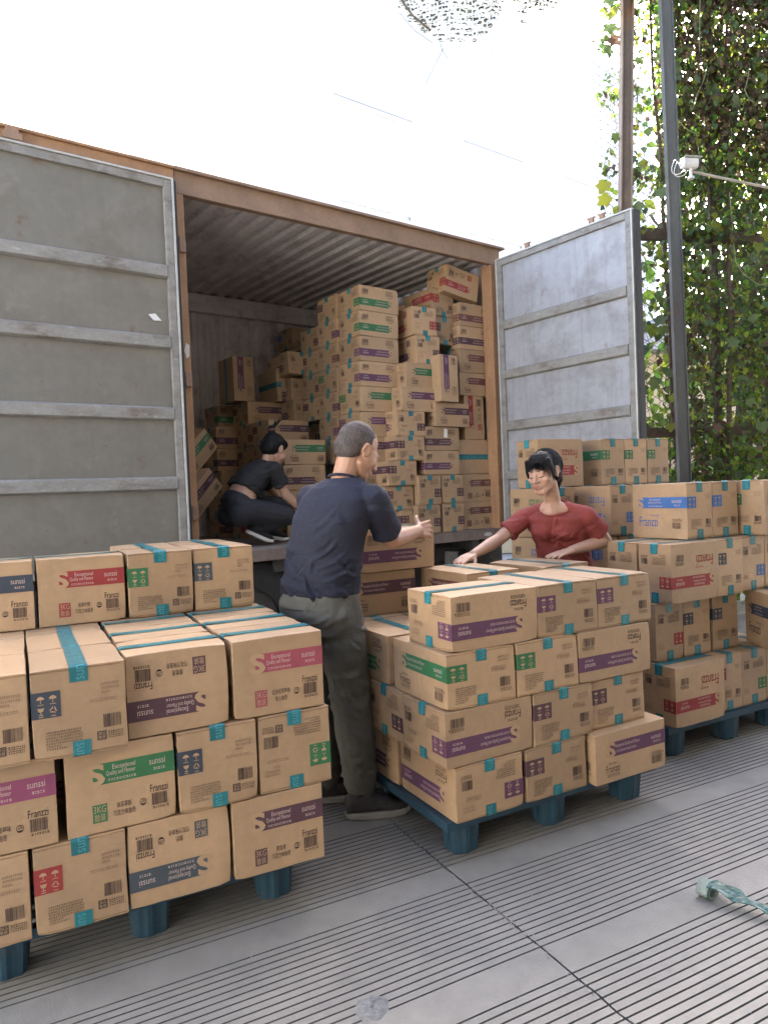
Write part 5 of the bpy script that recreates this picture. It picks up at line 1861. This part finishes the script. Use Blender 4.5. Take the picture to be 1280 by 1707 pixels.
def shoe(parent, heel, toe, up, upper_m, sole_m, W=0.048, origin=V((0, 0, 0)), thick=0.022):
    heel, toe, up = V(heel), V(toe), V(up).normalized()
    f = (toe - heel)
    L = f.length
    f.normalize()
    up = (up - f * up.dot(f)).normalized()
    s = f.cross(up)
    t = obj('shoe', None, parent)
    secs = [(0.0, 0.72, 0.062), (0.06, 0.86, 0.085), (0.2, 0.9, 0.088), (0.36, 0.88, 0.082), (0.52, 0.95, 0.068), (0.68, 1.06, 0.055), (0.82, 1.0, 0.045), (0.93, 0.78, 0.038), (1.0, 0.38, 0.028)]
    F = Flesh()
    F.rings([(heel + f * L * x + up * (thick + h * 0.5), s * W * w, up * h * 0.5) for x, w, h in secs], 18, 2.4)
    F.cap(heel + f * L * 0.16 + up * (thick + 0.06), heel + f * L * 0.30 + up * (thick + 0.075), 0.036, 0.036)
    F.fuse('upper', [upper_m], t, 0.005, 3, origin=origin)
    m = MB()
    n = 30
    ring = []
    for k in range(n):
        w = 2 * math.pi * k / n
        x = 0.5 - 0.52 * math.cos(w)
        wd = W * 1.06 * (0.80 + 0.24 * x) * math.copysign(abs(math.sin(w)) ** 0.6, math.sin(w))
        ring.append((x, wd))
    vs = []
    for z, g in ((0.001, 0.95), (0.006, 1.0), (thick, 1.03), (thick + 0.006, 0.97)):
        for x, wd in ring:
            lift = 0.016 * max(0, (x - 0.72) / 0.3) ** 2
            vs.append(heel + f * (L * (0.5 + (x - 0.5) * g)) + s * wd * g + up * (z + lift) - origin)
    fs = [(i * n + k, i * n + (k + 1) % n, (i + 1) * n + (k + 1) % n, (i + 1) * n + k) for i in range(3) for k in range(n)]
    fs.append(tuple(range(n - 1, -1, -1)))
    fs.append(tuple(3 * n + k for k in range(n)))
    m.add(vs, fs)
    m.build('sole', [sole_m], t, smooth=False)
    return t

def folds(amp, stretch, off, z0=None, z1=None, extra=0.0):
    """cloth creases as ridged noise; stretch squeezes the noise along each axis"""
    sx, sy, sz = stretch
    def d(p):
        q = V((p.x * sx, p.y * sy, p.z * sz + 2.1 * p.x)) + V((off, off * 0.7, off * 1.3))
        n = noise.noise(q)
        n2 = noise.noise(q * 2.3 + V((5, 1, 3)))
        r = (1 - abs(n) * 2.4)
        v = amp * (0.62 * r + 0.4 * n2)
        if z0 is not None:
            w = min(1, max(0, (z1 - p.z) / (z1 - z0)))
            v *= 0.25 + 0.75 * w
            v += extra * w * noise.noise(V((p.x * 6, p.y * 6, p.z * 38 + 6 * p.x)))
        return v
    return d

SKIN = mat('skin', (0.39, 0.215, 0.135), 0.48, var=0.06, scale=14, bump=0.06, bscale=160)
SKINW = mat('fair_skin', (0.46, 0.275, 0.19), 0.48, var=0.05, scale=14, bump=0.05, bscale=160)
NAVYT = mat('navy_jersey', (0.0105, 0.0125, 0.027), 0.85, var=0.2, scale=5, bump=0.5, bscale=11, stretch=(1, 1, 2.2), bdist=0.02)
GREYP = mat('grey_green_trouser_cloth', (0.082, 0.080, 0.066), 0.85, var=0.15, scale=4, bump=0.5, bscale=8, stretch=(1, 1, 1.5), bdist=0.02)
REDT = mat('brick_red_jersey', (0.225, 0.040, 0.032), 0.8, var=0.12, scale=6, bump=0.45, bscale=12, stretch=(1, 1, 1.6), bdist=0.02)
BLACKT = mat('black_jersey', (0.012, 0.012, 0.013), 0.8, var=0.2, scale=6, bump=0.5, bscale=12, bdist=0.02)
BLACKP = mat('black_trouser_cloth', (0.015, 0.015, 0.018), 0.8, var=0.2, scale=6, bump=0.5, bscale=14, bdist=0.02)
HAIR = mat('black_hair', (0.0065, 0.006, 0.0065), 0.5, var=0.3, scale=30, bump=0.7, bscale=150, stretch=(1, 1, 0.2), spec=0.2)
STUB = mat('shaved_grey_hair', (0.034, 0.031, 0.030), 0.75, var=0.35, scale=60, bump=0.4, bscale=260, spots=[((0.20, 0.125, 0.09), 170, 0.50, 0.66, 0.75), ((0.13, 0.10, 0.085), 11, 0.45, 0.7, 0.6)])
LIP = mat('lip', (0.38, 0.135, 0.11), 0.4)
LASH = mat('lash', (0.02, 0.014, 0.012), 0.6)
SHOE = mat('dark_shoe_mesh', (0.035, 0.031, 0.030), 0.75, var=0.3, scale=40, bump=0.3, bscale=200)
SOLE = mat('grey_sole', (0.24, 0.23, 0.21), 0.7, var=0.15, scale=20)
SOLEW = mat('white_sole', (0.62, 0.61, 0.58), 0.6, var=0.08, scale=20)

# ---- the man in the navy shirt
PO = V((-0.2, 3.08, 0))
man = thing('person', PO, 'man with shaved grey head, navy T-shirt and grey trousers reaching over a carton', 'person')
f0 = V((0.55, 0.835, 0))
r0 = V((0.835, -0.55, 0))
shR, elR, wrR = V((-0.040, 2.990, 1.352)), V((0.025, 3.165, 1.165)), V((0.160, 3.40, 1.190))
shL, elL, wrL = V((-0.322, 3.165, 1.362)), V((-0.262, 3.37, 1.170)), V((-0.03, 3.53, 1.215))
hc = V((-0.100, 3.120, 1.560))
HM = basis(hc, (0.84, 0.53, 0), -27, 4)
nb = V((-0.165, 3.095, 1.452))
hipR, hipL = V((-0.215, 3.045, 0.93)), V((-0.355, 3.125, 0.93))
knR, knL = V((-0.175, 3.085, 0.515)), V((-0.325, 3.20, 0.515))
anR, anL = V((-0.140, 3.045, 0.085)), V((-0.30, 3.205, 0.085))
F = Flesh()
head_flesh(F, HM, 1.05)
F.chain([nb - V((0.01, 0.01, 0.05)), nb, HM @ V((0, -0.03, -0.03))], [0.062, 0.052, 0.054])
F.rings([(V((-0.285, 3.085, 0.90)), r0 * 0.14, f0 * 0.10), (V((-0.25, 3.07, 1.18)), r0 * 0.13, f0 * 0.09), (V((-0.19, 3.08, 1.36)), r0 * 0.17, f0 * 0.09), (V((-0.17, 3.09, 1.43)), r0 * 0.09, f0 * 0.06)])
for sh, el, wr in ((shR, elR, wrR), (shL, elL, wrL)):
    F.chain([V((-0.18, 3.08, 1.38)), sh, sh.lerp(el, 0.5), el, el.lerp(wr, 0.3), wr], [0.05, 0.055, 0.048, 0.040, 0.042, 0.0275])
for hp, kn_, an in ((hipR, knR, anR), (hipL, knL, anL)):
    F.chain([hp, kn_, kn_.lerp(an, 0.35), an, an - V((0, 0, 0.035))], [0.075, 0.052, 0.055, 0.036, 0.036])
hand_flesh(F, wrR, (0.50, 0.85, 0.02), (-0.45, 0.80, -0.25), (0.12, 0.16, 0.20, 0.24), 1, 0.08, 1.06, 1.0)
hand_flesh(F, wrL, (0.3, 0.9, -0.2), (0.75, -0.1, -0.5), (0.3, 0.3, 0.3, 0.3), 1)
F.fuse('body', [SKIN], man, 0.0046, 4, origin=PO)
# hair: cropped, receding
F = Flesh()
F.ell(HM, (0, -0.026, 0.038), (0.0765, 0.0905, 0.0855))
F.ell(HM, (0, -0.050, 0.0), (0.0735, 0.066, 0.072))
F.fuse('hair', [STUB], man, 0.005, 3, origin=PO)
F = Flesh()
for sx in (-1, 1):
    F.chain([HM @ V((sx * 0.014, 0.089, 0.020)), HM @ V((sx * 0.032, 0.086, 0.026)), HM @ V((sx * 0.046, 0.074, 0.020))], [0.0032, 0.0036, 0.002])
F.fuse('eyebrow', [LASH], man, 0.0025, 1, origin=PO)
# T-shirt
F = Flesh()
c = [V((-0.288, 3.085, 0.955)), V((-0.286, 3.082, 1.0)), V((-0.262, 3.07, 1.10)), V((-0.248, 3.066, 1.19)), V((-0.220, 3.066, 1.28)), V((-0.192, 3.075, 1.355)), V((-0.183, 3.08, 1.405)), V((-0.170, 3.09, 1.445))]
ab = [(0.178, 0.132), (0.179, 0.134), (0.171, 0.130), (0.172, 0.128), (0.183, 0.128), (0.180, 0.118), (0.148, 0.094), (0.078, 0.068)]
F.rings([(p, r0 * a, f0 * b) for p, (a, b) in zip(c, ab)], 30, 2.3)
for sh, el, q, r_ in ((shR, elR, 0.76, 0.068), (shL, elL, 0.76, 0.064)):
    e = sh.lerp(el, q)
    t = (el - sh).normalized()
    x = t.orthogonal().normalized()
    y = t.cross(x)
    F.cap(V((-0.180, 3.085, 1.385)).lerp(sh, 0.35), sh, 0.062, 0.060)
    F.rings([(sh - t * 0.05, x * 0.04, y * 0.04), (sh, x * 0.064, y * 0.064), (sh.lerp(e, 0.5), x * 0.064, y * 0.064), (e, x * r_, y * r_)], 22)
hem = folds(0.007, (6, 6, 13), 3.0, 1.0, 1.28, 0.004)
ax = (lin(0.95, -0.288, 1.40, -0.185), lin(0.95, 3.085, 1.40, 3.08))
cr = rand_creases(4, 46, (0.97, 1.13), (0.55, 0.25), (0.07, 0.20), (0.004, 0.009), (0.006, 0.011)) + rand_creases(9, 16, (1.12, 1.34), (0.8, 0.4), (0.06, 0.16), (0.003, 0.006), (0.008, 0.014))
F.fuse('t_shirt', [NAVYT], man, 0.006, 5, disp=hem, origin=PO, crs=(ax, 0.16, cr))
F = Flesh()
for k in range(16):
    a, b = 2 * math.pi * k / 16, 2 * math.pi * (k + 1) / 16
    q = nb + V((0.002, 0.002, -0.011))
    tilt_ = lambda w: q + r0 * 0.071 * math.cos(w) + f0 * 0.066 * math.sin(w) + V((0, 0, -0.022 * math.sin(w)))
    F.cap(tilt_(a), tilt_(b), 0.0068, 0.0068, 8)
F.fuse('collar', [NAVYT], man, 0.004, 2, origin=PO)
# trousers
F = Flesh()
F.rings([(V((-0.285, 3.085, 1.02)), r0 * 0.155, f0 * 0.112), (V((-0.288, 3.083, 0.95)), r0 * 0.168, f0 * 0.128), (V((-0.287, 3.075, 0.87)), r0 * 0.175, f0 * 0.136), (V((-0.285, 3.085, 0.79)), r0 * 0.165, f0 * 0.118)], 26, 2.3)
for hp, kn_, an in ((hipR, knR, anR), (hipL, knL, anL)):
    F.chain([hp, hp.lerp(kn_, 0.5), kn_, kn_.lerp(an, 0.5), an.lerp(kn_, 0.14)], [0.098, 0.097, 0.086, 0.082, 0.068])
    F.cap(an.lerp(kn_, 0.14), an.lerp(kn_, 0.04), 0.058, 0.052)
    F.ell(Matrix.Translation(hp - f0 * 0.055 + V((0, 0, -0.02))), (0, 0, 0), (0.078, 0.075, 0.09))
ax = (lin(0.1, -0.16, 0.95, -0.24), lin(0.1, 3.06, 0.95, 3.06))
cr = (rand_creases(12, 26, (0.08, 0.26), (0.25, 0.2), (0.06, 0.14), (0.004, 0.009), (0.007, 0.012)) + rand_creases(13, 22, (0.42, 0.66), (0.5, 0.3), (0.07, 0.18), (0.004, 0.008), (0.008, 0.014))
      + rand_creases(14, 22, (0.72, 0.90), (0.7, 0.3), (0.07, 0.20), (0.004, 0.008), (0.008, 0.014)))
F.fuse('trousers', [GREYP], man, 0.007, 5, disp=folds(0.007, (6, 6, 11), 8.0), origin=PO, crs=(ax, 0.12, cr))
q = MB()
pk = [V((-0.44, 3.02, 0.905)), V((-0.385, 2.966, 0.905)), V((-0.32, 2.945, 0.902))]
q.tube([p - PO for p in pk], 0.003, 6)
q.build('pocket_seam', [LASH], man)
shoe(man, (-0.212, 3.02, 0.003), (0.062, 3.062, 0.003), (0, 0, 1), SHOE, SOLE, origin=PO)
shoe(man, (-0.36, 3.19, 0.003), (-0.10, 3.25, 0.003), (0, 0, 1), SHOE, SOLE, origin=PO)

# ---- the woman in the red shirt
PO = V((0.98, 4.08, 0))
wom = thing('person', PO, 'woman in brick red T-shirt with black fringe leaning on the stacked cartons', 'person')
f0 = V((-0.42, -0.907, 0))
r0 = V((-0.907, 0.42, 0))
shR, elR, wrR = V((0.797, 4.052, 1.210)), V((0.630, 4.02, 1.085)), V((0.462, 3.80, 1.030))
shL, elL, wrL = V((1.103, 3.936, 1.210)), V((1.230, 4.02, 1.058)), V((0.992, 3.855, 1.026))
hc = V((0.872, 3.90, 1.448))
HM = basis(hc, (-0.68, -0.73, 0), -7, 3)
nb = V((0.930, 3.975, 1.292))
F = Flesh()
head_flesh(F, HM, 0.93)
F.chain([nb - V((0, 0, 0.06)), nb, HM @ V((0, -0.03, -0.05))], [0.058, 0.046, 0.048])
ww = [V((1.03, 4.13, 0.88)), V((1.01, 4.10, 1.0)), V((0.965, 4.02, 1.17)), V((0.94, 3.99, 1.25)), V((0.932, 3.98, 1.285))]
F.rings([(p, r0 * a, f0 * b) for p, (a, b) in zip(ww, [(0.14, 0.10), (0.125, 0.085), (0.135, 0.085), (0.095, 0.060), (0.055, 0.045)])])
for sh, el, wr in ((shR, elR, wrR), (shL, elL, wrL)):
    F.chain([V((0.945, 3.99, 1.205)), sh - V((0, 0, 0.006)), sh.lerp(el, 0.5), el, el.lerp(wr, 0.3), wr], [0.040, 0.040, 0.040, 0.036, 0.038, 0.024])
    # collar bones
    F.cap(nb + V((0, 0, -0.028)) + f0 * 0.045, sh.lerp(nb, 0.62) + V((0, 0, -0.012)) + f0 * 0.03, 0.010, 0.008)
for hp, kn_, an in ((V((0.95, 4.17, 0.87)), V((0.94, 4.18, 0.47)), V((0.95, 4.26, 0.08))), (V((1.11, 4.09, 0.87)), V((1.12, 4.09, 0.47)), V((1.13, 4.17, 0.08)))):
    F.chain([hp, kn_, an], [0.075, 0.052, 0.036])
hand_flesh(F, wrR, (-0.70, -0.68, -0.20), (-0.1, 0.1, -1), (0.10, 0.12, 0.12, 0.14), 1, 0.08, 0.94)
hand_flesh(F, wrL, (-0.85, -0.50, -0.14), (-0.1, 0.05, -1), (0.08, 0.10, 0.10, 0.12), -1, 0.07, 0.94)
F.fuse('body', [SKINW], wom, 0.0044, 4, origin=PO)
F = Flesh()
F.ell(HM, (0, 0.1005, -0.0615), (0.0185, 0.0048, 0.0046))
F.ell(HM, (0, 0.0985, -0.0715), (0.0155, 0.0056, 0.0050))
F.fuse('lips', [LIP], wom, 0.0022, 2, origin=PO)
for sx in (-1, 1):
    F = Flesh()
    F.chain([HM @ V((sx * 0.015, 0.0860, -0.0125)), HM @ V((sx * 0.024, 0.0880, -0.0160)), HM @ V((sx * 0.034, 0.0865, -0.0155)), HM @ V((sx * 0.044, 0.0790, -0.0115))], [0.0018, 0.0027, 0.0028, 0.0018])
    F.fuse('eyelash', [LASH], wom, 0.0016, 1, origin=PO)
    F = Flesh()
    F.chain([HM @ V((sx * 0.014, 0.0895, 0.016)), HM @ V((sx * 0.030, 0.0885, 0.021)), HM @ V((sx * 0.046, 0.0745, 0.017))], [0.0026, 0.0030, 0.0018])
    F.fuse('eyebrow', [LASH], wom, 0.002, 1, origin=PO)
# hair: cap, fringe, side locks, tied back
F = Flesh()
F.ell(HM, (0, -0.030, 0.042), (0.0795, 0.096, 0.086))
F.ell(HM, (0, -0.060, 0.0), (0.072, 0.064, 0.078))
F.ell(HM, (0, 0.006, 0.062), (0.070, 0.074, 0.058))
F.ell(HM, (0, 0.014, 0.064), (0.0695, 0.069, 0.058))
rs = random.Random(3)
for k in range(30):
    a = -1 + 2 * k / 29
    x = a * 0.066
    yb = 0.079 - 0.036 * a * a
    ln = 0.006 + 0.026 * abs(a) + rs.uniform(-0.014, 0.008)
    if k % 5 == 2:
        ln -= 0.028
    top = HM @ V((x * 0.55, 0.030, 0.096))
    mid = HM @ V((x * 0.92, yb - 0.004, 0.062))
    low = HM @ V((x * 1.02 + rs.uniform(-0.008, 0.008), yb + 0.0125, 0.040 - ln))
    F.chain([top, mid, low], [0.008, 0.0045, 0.0012])
for sx in (-1, 1):
    for j in range(2):
        F.chain([HM @ V((sx * 0.064, 0.05 - 0.014 * j, 0.07)), HM @ V((sx * (0.076 + 0.001 * j), 0.042 - 0.016 * j, 0.01)), HM @ V((sx * 0.073, 0.034 - 0.014 * j, -0.045 + 0.012 * j))], [0.014, 0.009, 0.003])
F.chain([HM @ V((0, -0.115, 0.0)), HM @ V((0, -0.135, -0.05)), HM @ V((0.01, -0.115, -0.12))], [0.03, 0.032, 0.012])
F.fuse('hair', [HAIR], wom, 0.0030, 3, origin=PO)
m = MB()
rs = random.Random(8)
for k in range(420):
    az = rs.uniform(0, 2 * math.pi)
    el = rs.uniform(0.15, 1.35)
    p0 = V((0.088 * math.cos(az) * math.cos(el), -0.030 + 0.100 * math.sin(az) * math.cos(el), 0.046 + 0.091 * math.sin(el)))
    back = V((rs.gauss(0, 0.02), -0.118, -0.005 + rs.gauss(0, 0.02)))
    pts = []
    for t in np.linspace(0, 0.75, 6):
        q = p0.lerp(back, t)
        c = V((0, -0.034, 0.034))
        d = q - c
        rr = V((d.x / 0.083, d.y / 0.100, d.z / 0.095))
        q = c + d / max(rr.length, 0.2) * (1.0 + 0.02 * math.sin(t * 3) + 0.02 * rs.random())
        pts.append(HM @ q - PO)
    m.tube(pts, [0.0011, 0.0011, 0.0010, 0.0009, 0.0007, 0.0004], 3, 0, cap=False)
for k in range(110):
    a = rs.uniform(-1, 1)
    x = a * 0.068
    yb = 0.084 - 0.036 * a * a
    top = V((x * 0.5 + rs.gauss(0, 0.006), 0.032, 0.107))
    mid = V((x * 0.92, yb - 0.003, 0.063))
    low = V((x * 1.03 + rs.gauss(0, 0.006), yb + 0.0125, 0.027 - 0.028 * abs(a) + rs.gauss(0, 0.009)))
    m.tube([HM @ top - PO, HM @ mid - PO, HM @ mid.lerp(low, 0.5) - PO, HM @ low - PO], [0.001, 0.0011, 0.0009, 0.0003], 3, 0, cap=False)
m.build('hair_strands', [HAIR], wom)['kind'] = 'stuff'
# T-shirt with a scooped neck
F = Flesh()
cc_ = [V((1.03, 4.125, 0.90)), V((1.018, 4.11, 0.97)), V((0.995, 4.07, 1.06)), V((0.968, 4.025, 1.15)), V((0.950, 4.005, 1.205)), V((0.938, 3.985, 1.252))]
ab = [(0.155, 0.112), (0.150, 0.106), (0.150, 0.104), (0.166, 0.114), (0.166, 0.098), (0.096, 0.072)]
tl = [0, 0, 0, 0, 0.015, 0.040]
F.rings([(p, r0 * a, f0 * b - V((0, 0, q))) for p, (a, b), q in zip(cc_, ab, tl)], 30, 2.2)
for sx in (-1, 1):
    F.ell(Matrix.Translation(V((0.962, 4.02, 1.135)) + r0 * 0.054 * sx + f0 * 0.046), (0, 0, 0), (0.080, 0.066, 0.068))
for sh, el in ((shR, elR), (shL, elL)):
    e = sh.lerp(el, 0.66)
    t = (el - sh).normalized()
    x = t.orthogonal().normalized()
    y = t.cross(x)
    F.cap(nb + (sh - nb) * 0.42 + V((0, 0, -0.012)) - f0 * 0.012, sh, 0.040, 0.050)
    F.rings([(sh - t * 0.04, x * 0.03, y * 0.03), (sh, x * 0.053, y * 0.053), (sh.lerp(e, 0.5), x * 0.055, y * 0.055), (e, x * 0.059, y * 0.059)], 22)
F.fuse('t_shirt', [REDT], wom, 0.0065, 5, disp=folds(0.005, (7, 7, 11), 1.5, 0.98, 1.25, 0.003), origin=PO,
       crs=((lin(0.9, 1.03, 1.25, 0.946), lin(0.9, 4.125, 1.25, 4.0)), 0.15, rand_creases(21, 30, (0.97, 1.12), (0.7, 0.35), (0.06, 0.16), (0.003, 0.0065), (0.006, 0.011)) + rand_creases(22, 22, (1.08, 1.20), (1.0, 0.3), (0.05, 0.13), (0.003, 0.006), (0.006, 0.011))))
F = Flesh()
ring = []
for k in range(33):
    a = 2 * math.pi * k / 32
    ring.append(V((0.938, 3.985, 1.254)) + r0 * 0.098 * math.cos(a) + (f0 * 0.074 - V((0, 0, 0.041))) * math.sin(a))
F.chain(ring, [0.0062] * 33)
F.fuse('neckband', [REDT], wom, 0.004, 2, origin=PO)
F = Flesh()
F.rings([(V((1.02, 4.115, 0.965)), r0 * 0.142, f0 * 0.098), (V((1.03, 4.13, 0.86)), r0 * 0.165, f0 * 0.118), (V((1.03, 4.13, 0.78)), r0 * 0.16, f0 * 0.11)], 24)
for hp, kn_, an in ((V((0.95, 4.17, 0.83)), V((0.94, 4.18, 0.47)), V((0.95, 4.26, 0.10))), (V((1.11, 4.09, 0.83)), V((1.12, 4.09, 0.47)), V((1.13, 4.17, 0.10)))):
    F.chain([hp, kn_, an], [0.088, 0.072, 0.056])
F.fuse('trousers', [BLACKP], wom, 0.008, 5, disp=folds(0.005, (4, 4, 9), 4.0), origin=PO)
shoe(wom, (0.965, 4.31, 0.003), (0.87, 4.08, 0.003), (0, 0, 1), SHOE, SOLE, 0.044, PO)
shoe(wom, (1.145, 4.22, 0.003), (1.05, 3.99, 0.003), (0, 0, 1), SHOE, SOLE, 0.044, PO)

# ---- the woman crouching in the container
PO = V((-0.98, 5.45, 1.012))
cro = thing('person', PO, 'woman in black crouching on the container floor with her hair tied up', 'person')
f0 = V((0.80, 0.60, 0))
r0 = V((0.60, -0.80, 0))
pel = V((-1.085, 5.40, 1.285))
nb = V((-0.885, 5.535, 1.635))
shR, elR, wrR = V((-0.815, 5.455, 1.585)), V((-0.745, 5.520, 1.385)), V((-0.640, 5.63, 1.265))
shL, elL, wrL = V((-0.965, 5.655, 1.585)), V((-0.86, 5.80, 1.40)), V((-0.68, 5.80, 1.27))
hc = V((-0.825, 5.575, 1.735))
HM = basis(hc, (0.62, 0.78, 0), -30, 0)
F = Flesh()
head_flesh(F, HM, 0.93)
F.chain([nb - V((0.03, 0.02, 0.05)), nb, HM @ V((0, -0.03, -0.04))], [0.058, 0.046, 0.048])
sp = [pel, V((-1.05, 5.425, 1.42)), V((-0.985, 5.475, 1.52)), V((-0.915, 5.525, 1.60))]
up = (nb - pel).normalized()
dp = (f0 - up * f0.dot(up)).normalized()
F.rings([(p, r0 * a, dp * b) for p, (a, b) in zip(sp, [(0.15, 0.12), (0.132, 0.098), (0.135, 0.092), (0.12, 0.075)])], 22)
for sh, el, wr in ((shR, elR, wrR), (shL, elL, wrL)):
    F.chain([V((-0.90, 5.55, 1.585)), sh, sh.lerp(el, 0.5), el, el.lerp(wr, 0.3), wr], [0.05, 0.046, 0.042, 0.036, 0.038, 0.024])
hand_flesh(F, wrR, (0.6, 0.75, -0.25), (-0.2, 0.3, -0.8), (0.2, 0.2, 0.25, 0.25), -1, 0.06, 0.94)
hand_flesh(F, wrL, (0.8, 0.4, -0.3), (0.2, -0.3, -0.8), (0.2, 0.2, 0.25, 0.25), 1, 0.06, 0.94)
kn1, an1 = V((-0.735, 5.475, 1.225)), V((-1.000, 5.440, 1.135))
kn2, an2 = V((-0.80, 5.78, 1.30)), V((-0.97, 5.60, 1.10))
for hp, kn_, an, in ((pel + r0 * 0.085, kn1, an1), (pel - r0 * 0.085, kn2, an2)):
    F.chain([hp, kn_, an], [0.085, 0.052, 0.036])
F.fuse('body', [SKINW], cro, 0.0055, 3, origin=PO)
F = Flesh()
F.ell(HM, (0, -0.026, 0.044), (0.084, 0.098, 0.084))
F.ell(HM, (0, -0.052, 0.0), (0.079, 0.070, 0.080))
F.ell(HM, (0, 0.034, 0.074), (0.066, 0.055, 0.044))
F.chain([HM @ V((0, -0.085, 0.105)), HM @ V((0, -0.105, 0.135))], [0.030, 0.026])
for k in range(7):
    a = rs.uniform(-1, 1)
    F.chain([HM @ V((0, -0.10, 0.13)), HM @ V((0.02 * a, -0.095 + 0.02 * rs.random(), 0.185)), HM @ V((0.045 * a, -0.105 + 0.04 * rs.random(), 0.215 + 0.02 * rs.random()))], [0.014, 0.008, 0.003])
F.fuse('hair', [HAIR], cro, 0.0045, 2, origin=PO)
F = Flesh()
for k in range(10):
    a, b = 2 * math.pi * k / 10, 2 * math.pi * (k + 1) / 10
    g = lambda w: HM @ V((0.026 * math.cos(w), -0.098 + 0.026 * math.sin(w) * 0.8, 0.128 + 0.026 * math.sin(w) * 0.6))
    F.cap(g(a), g(b), 0.008, 0.008, 8)
F.fuse('hair_tie', [mat('red_brown_hair_tie', (0.16, 0.045, 0.04), 0.6)], cro, 0.004, 2, origin=PO)
F = Flesh()
cc_ = [V((-1.052, 5.425, 1.435)), V((-1.02, 5.45, 1.48)), V((-0.975, 5.485, 1.54)), V((-0.925, 5.52, 1.60)), V((-0.895, 5.54, 1.635))]
ab = [(0.150, 0.116), (0.152, 0.112), (0.160, 0.106), (0.152, 0.085), (0.075, 0.055)]
F.rings([(p, r0 * a, dp * b) for p, (a, b) in zip(cc_, ab)], 28, 2.2)
for sh, el in ((shR, elR), (shL, elL)):
    e = sh.lerp(el, 0.62)
    t = (el - sh).normalized()
    x = t.orthogonal().normalized()
    y = t.cross(x)
    F.cap(V((-0.90, 5.545, 1.60)), sh, 0.056, 0.058)
    F.rings([(sh - t * 0.04, x * 0.03, y * 0.03), (sh, x * 0.060, y * 0.060), (e, x * 0.064, y * 0.064)], 22)
F.fuse('t_shirt', [BLACKT], cro, 0.0075, 5, disp=folds(0.006, (6, 6, 11), 2.2), origin=PO,
       crs=((lin(1.4, -1.06, 1.63, -0.9), lin(1.4, 5.42, 1.63, 5.53)), 0.15, rand_creases(31, 26, (1.42, 1.58), (0.7, 0.4), (0.06, 0.15), (0.004, 0.008), (0.007, 0.012))))
F = Flesh()
F.rings([(V((-1.072, 5.41, 1.385)), r0 * 0.138, dp * 0.108), (V((-1.088, 5.40, 1.30)), r0 * 0.175, dp * 0.142), (V((-1.09, 5.41, 1.22)), r0 * 0.165, dp * 0.13)], 26, 2.1)
for hp, kn_, an in ((pel + r0 * 0.088, kn1, an1), (pel - r0 * 0.088, kn2, an2)):
    F.ell(Matrix.Translation(hp - f0 * 0.03 - V((0, 0, 0.03))), (0, 0, 0), (0.095, 0.095, 0.095))
    F.chain([hp, hp.lerp(kn_, 0.5), kn_], [0.098, 0.092, 0.074])
    F.chain([kn_, kn_.lerp(an, 0.5), an.lerp(kn_, 0.1)], [0.070, 0.068, 0.05])
F.fuse('trousers', [BLACKP], cro, 0.0085, 5, disp=folds(0.006, (5, 5, 9), 6.0), origin=PO)
shoe(cro, (-1.045, 5.415, 1.115), (-0.865, 5.475, 1.014), (0.55, 0.25, 0.9), BLACKT, SOLEW, 0.042, PO, 0.02)
shoe(cro, (-0.99, 5.62, 1.07), (-0.775, 5.70, 1.015), (0.3, 0.1, 1), BLACKT, SOLEW, 0.042, PO, 0.02)
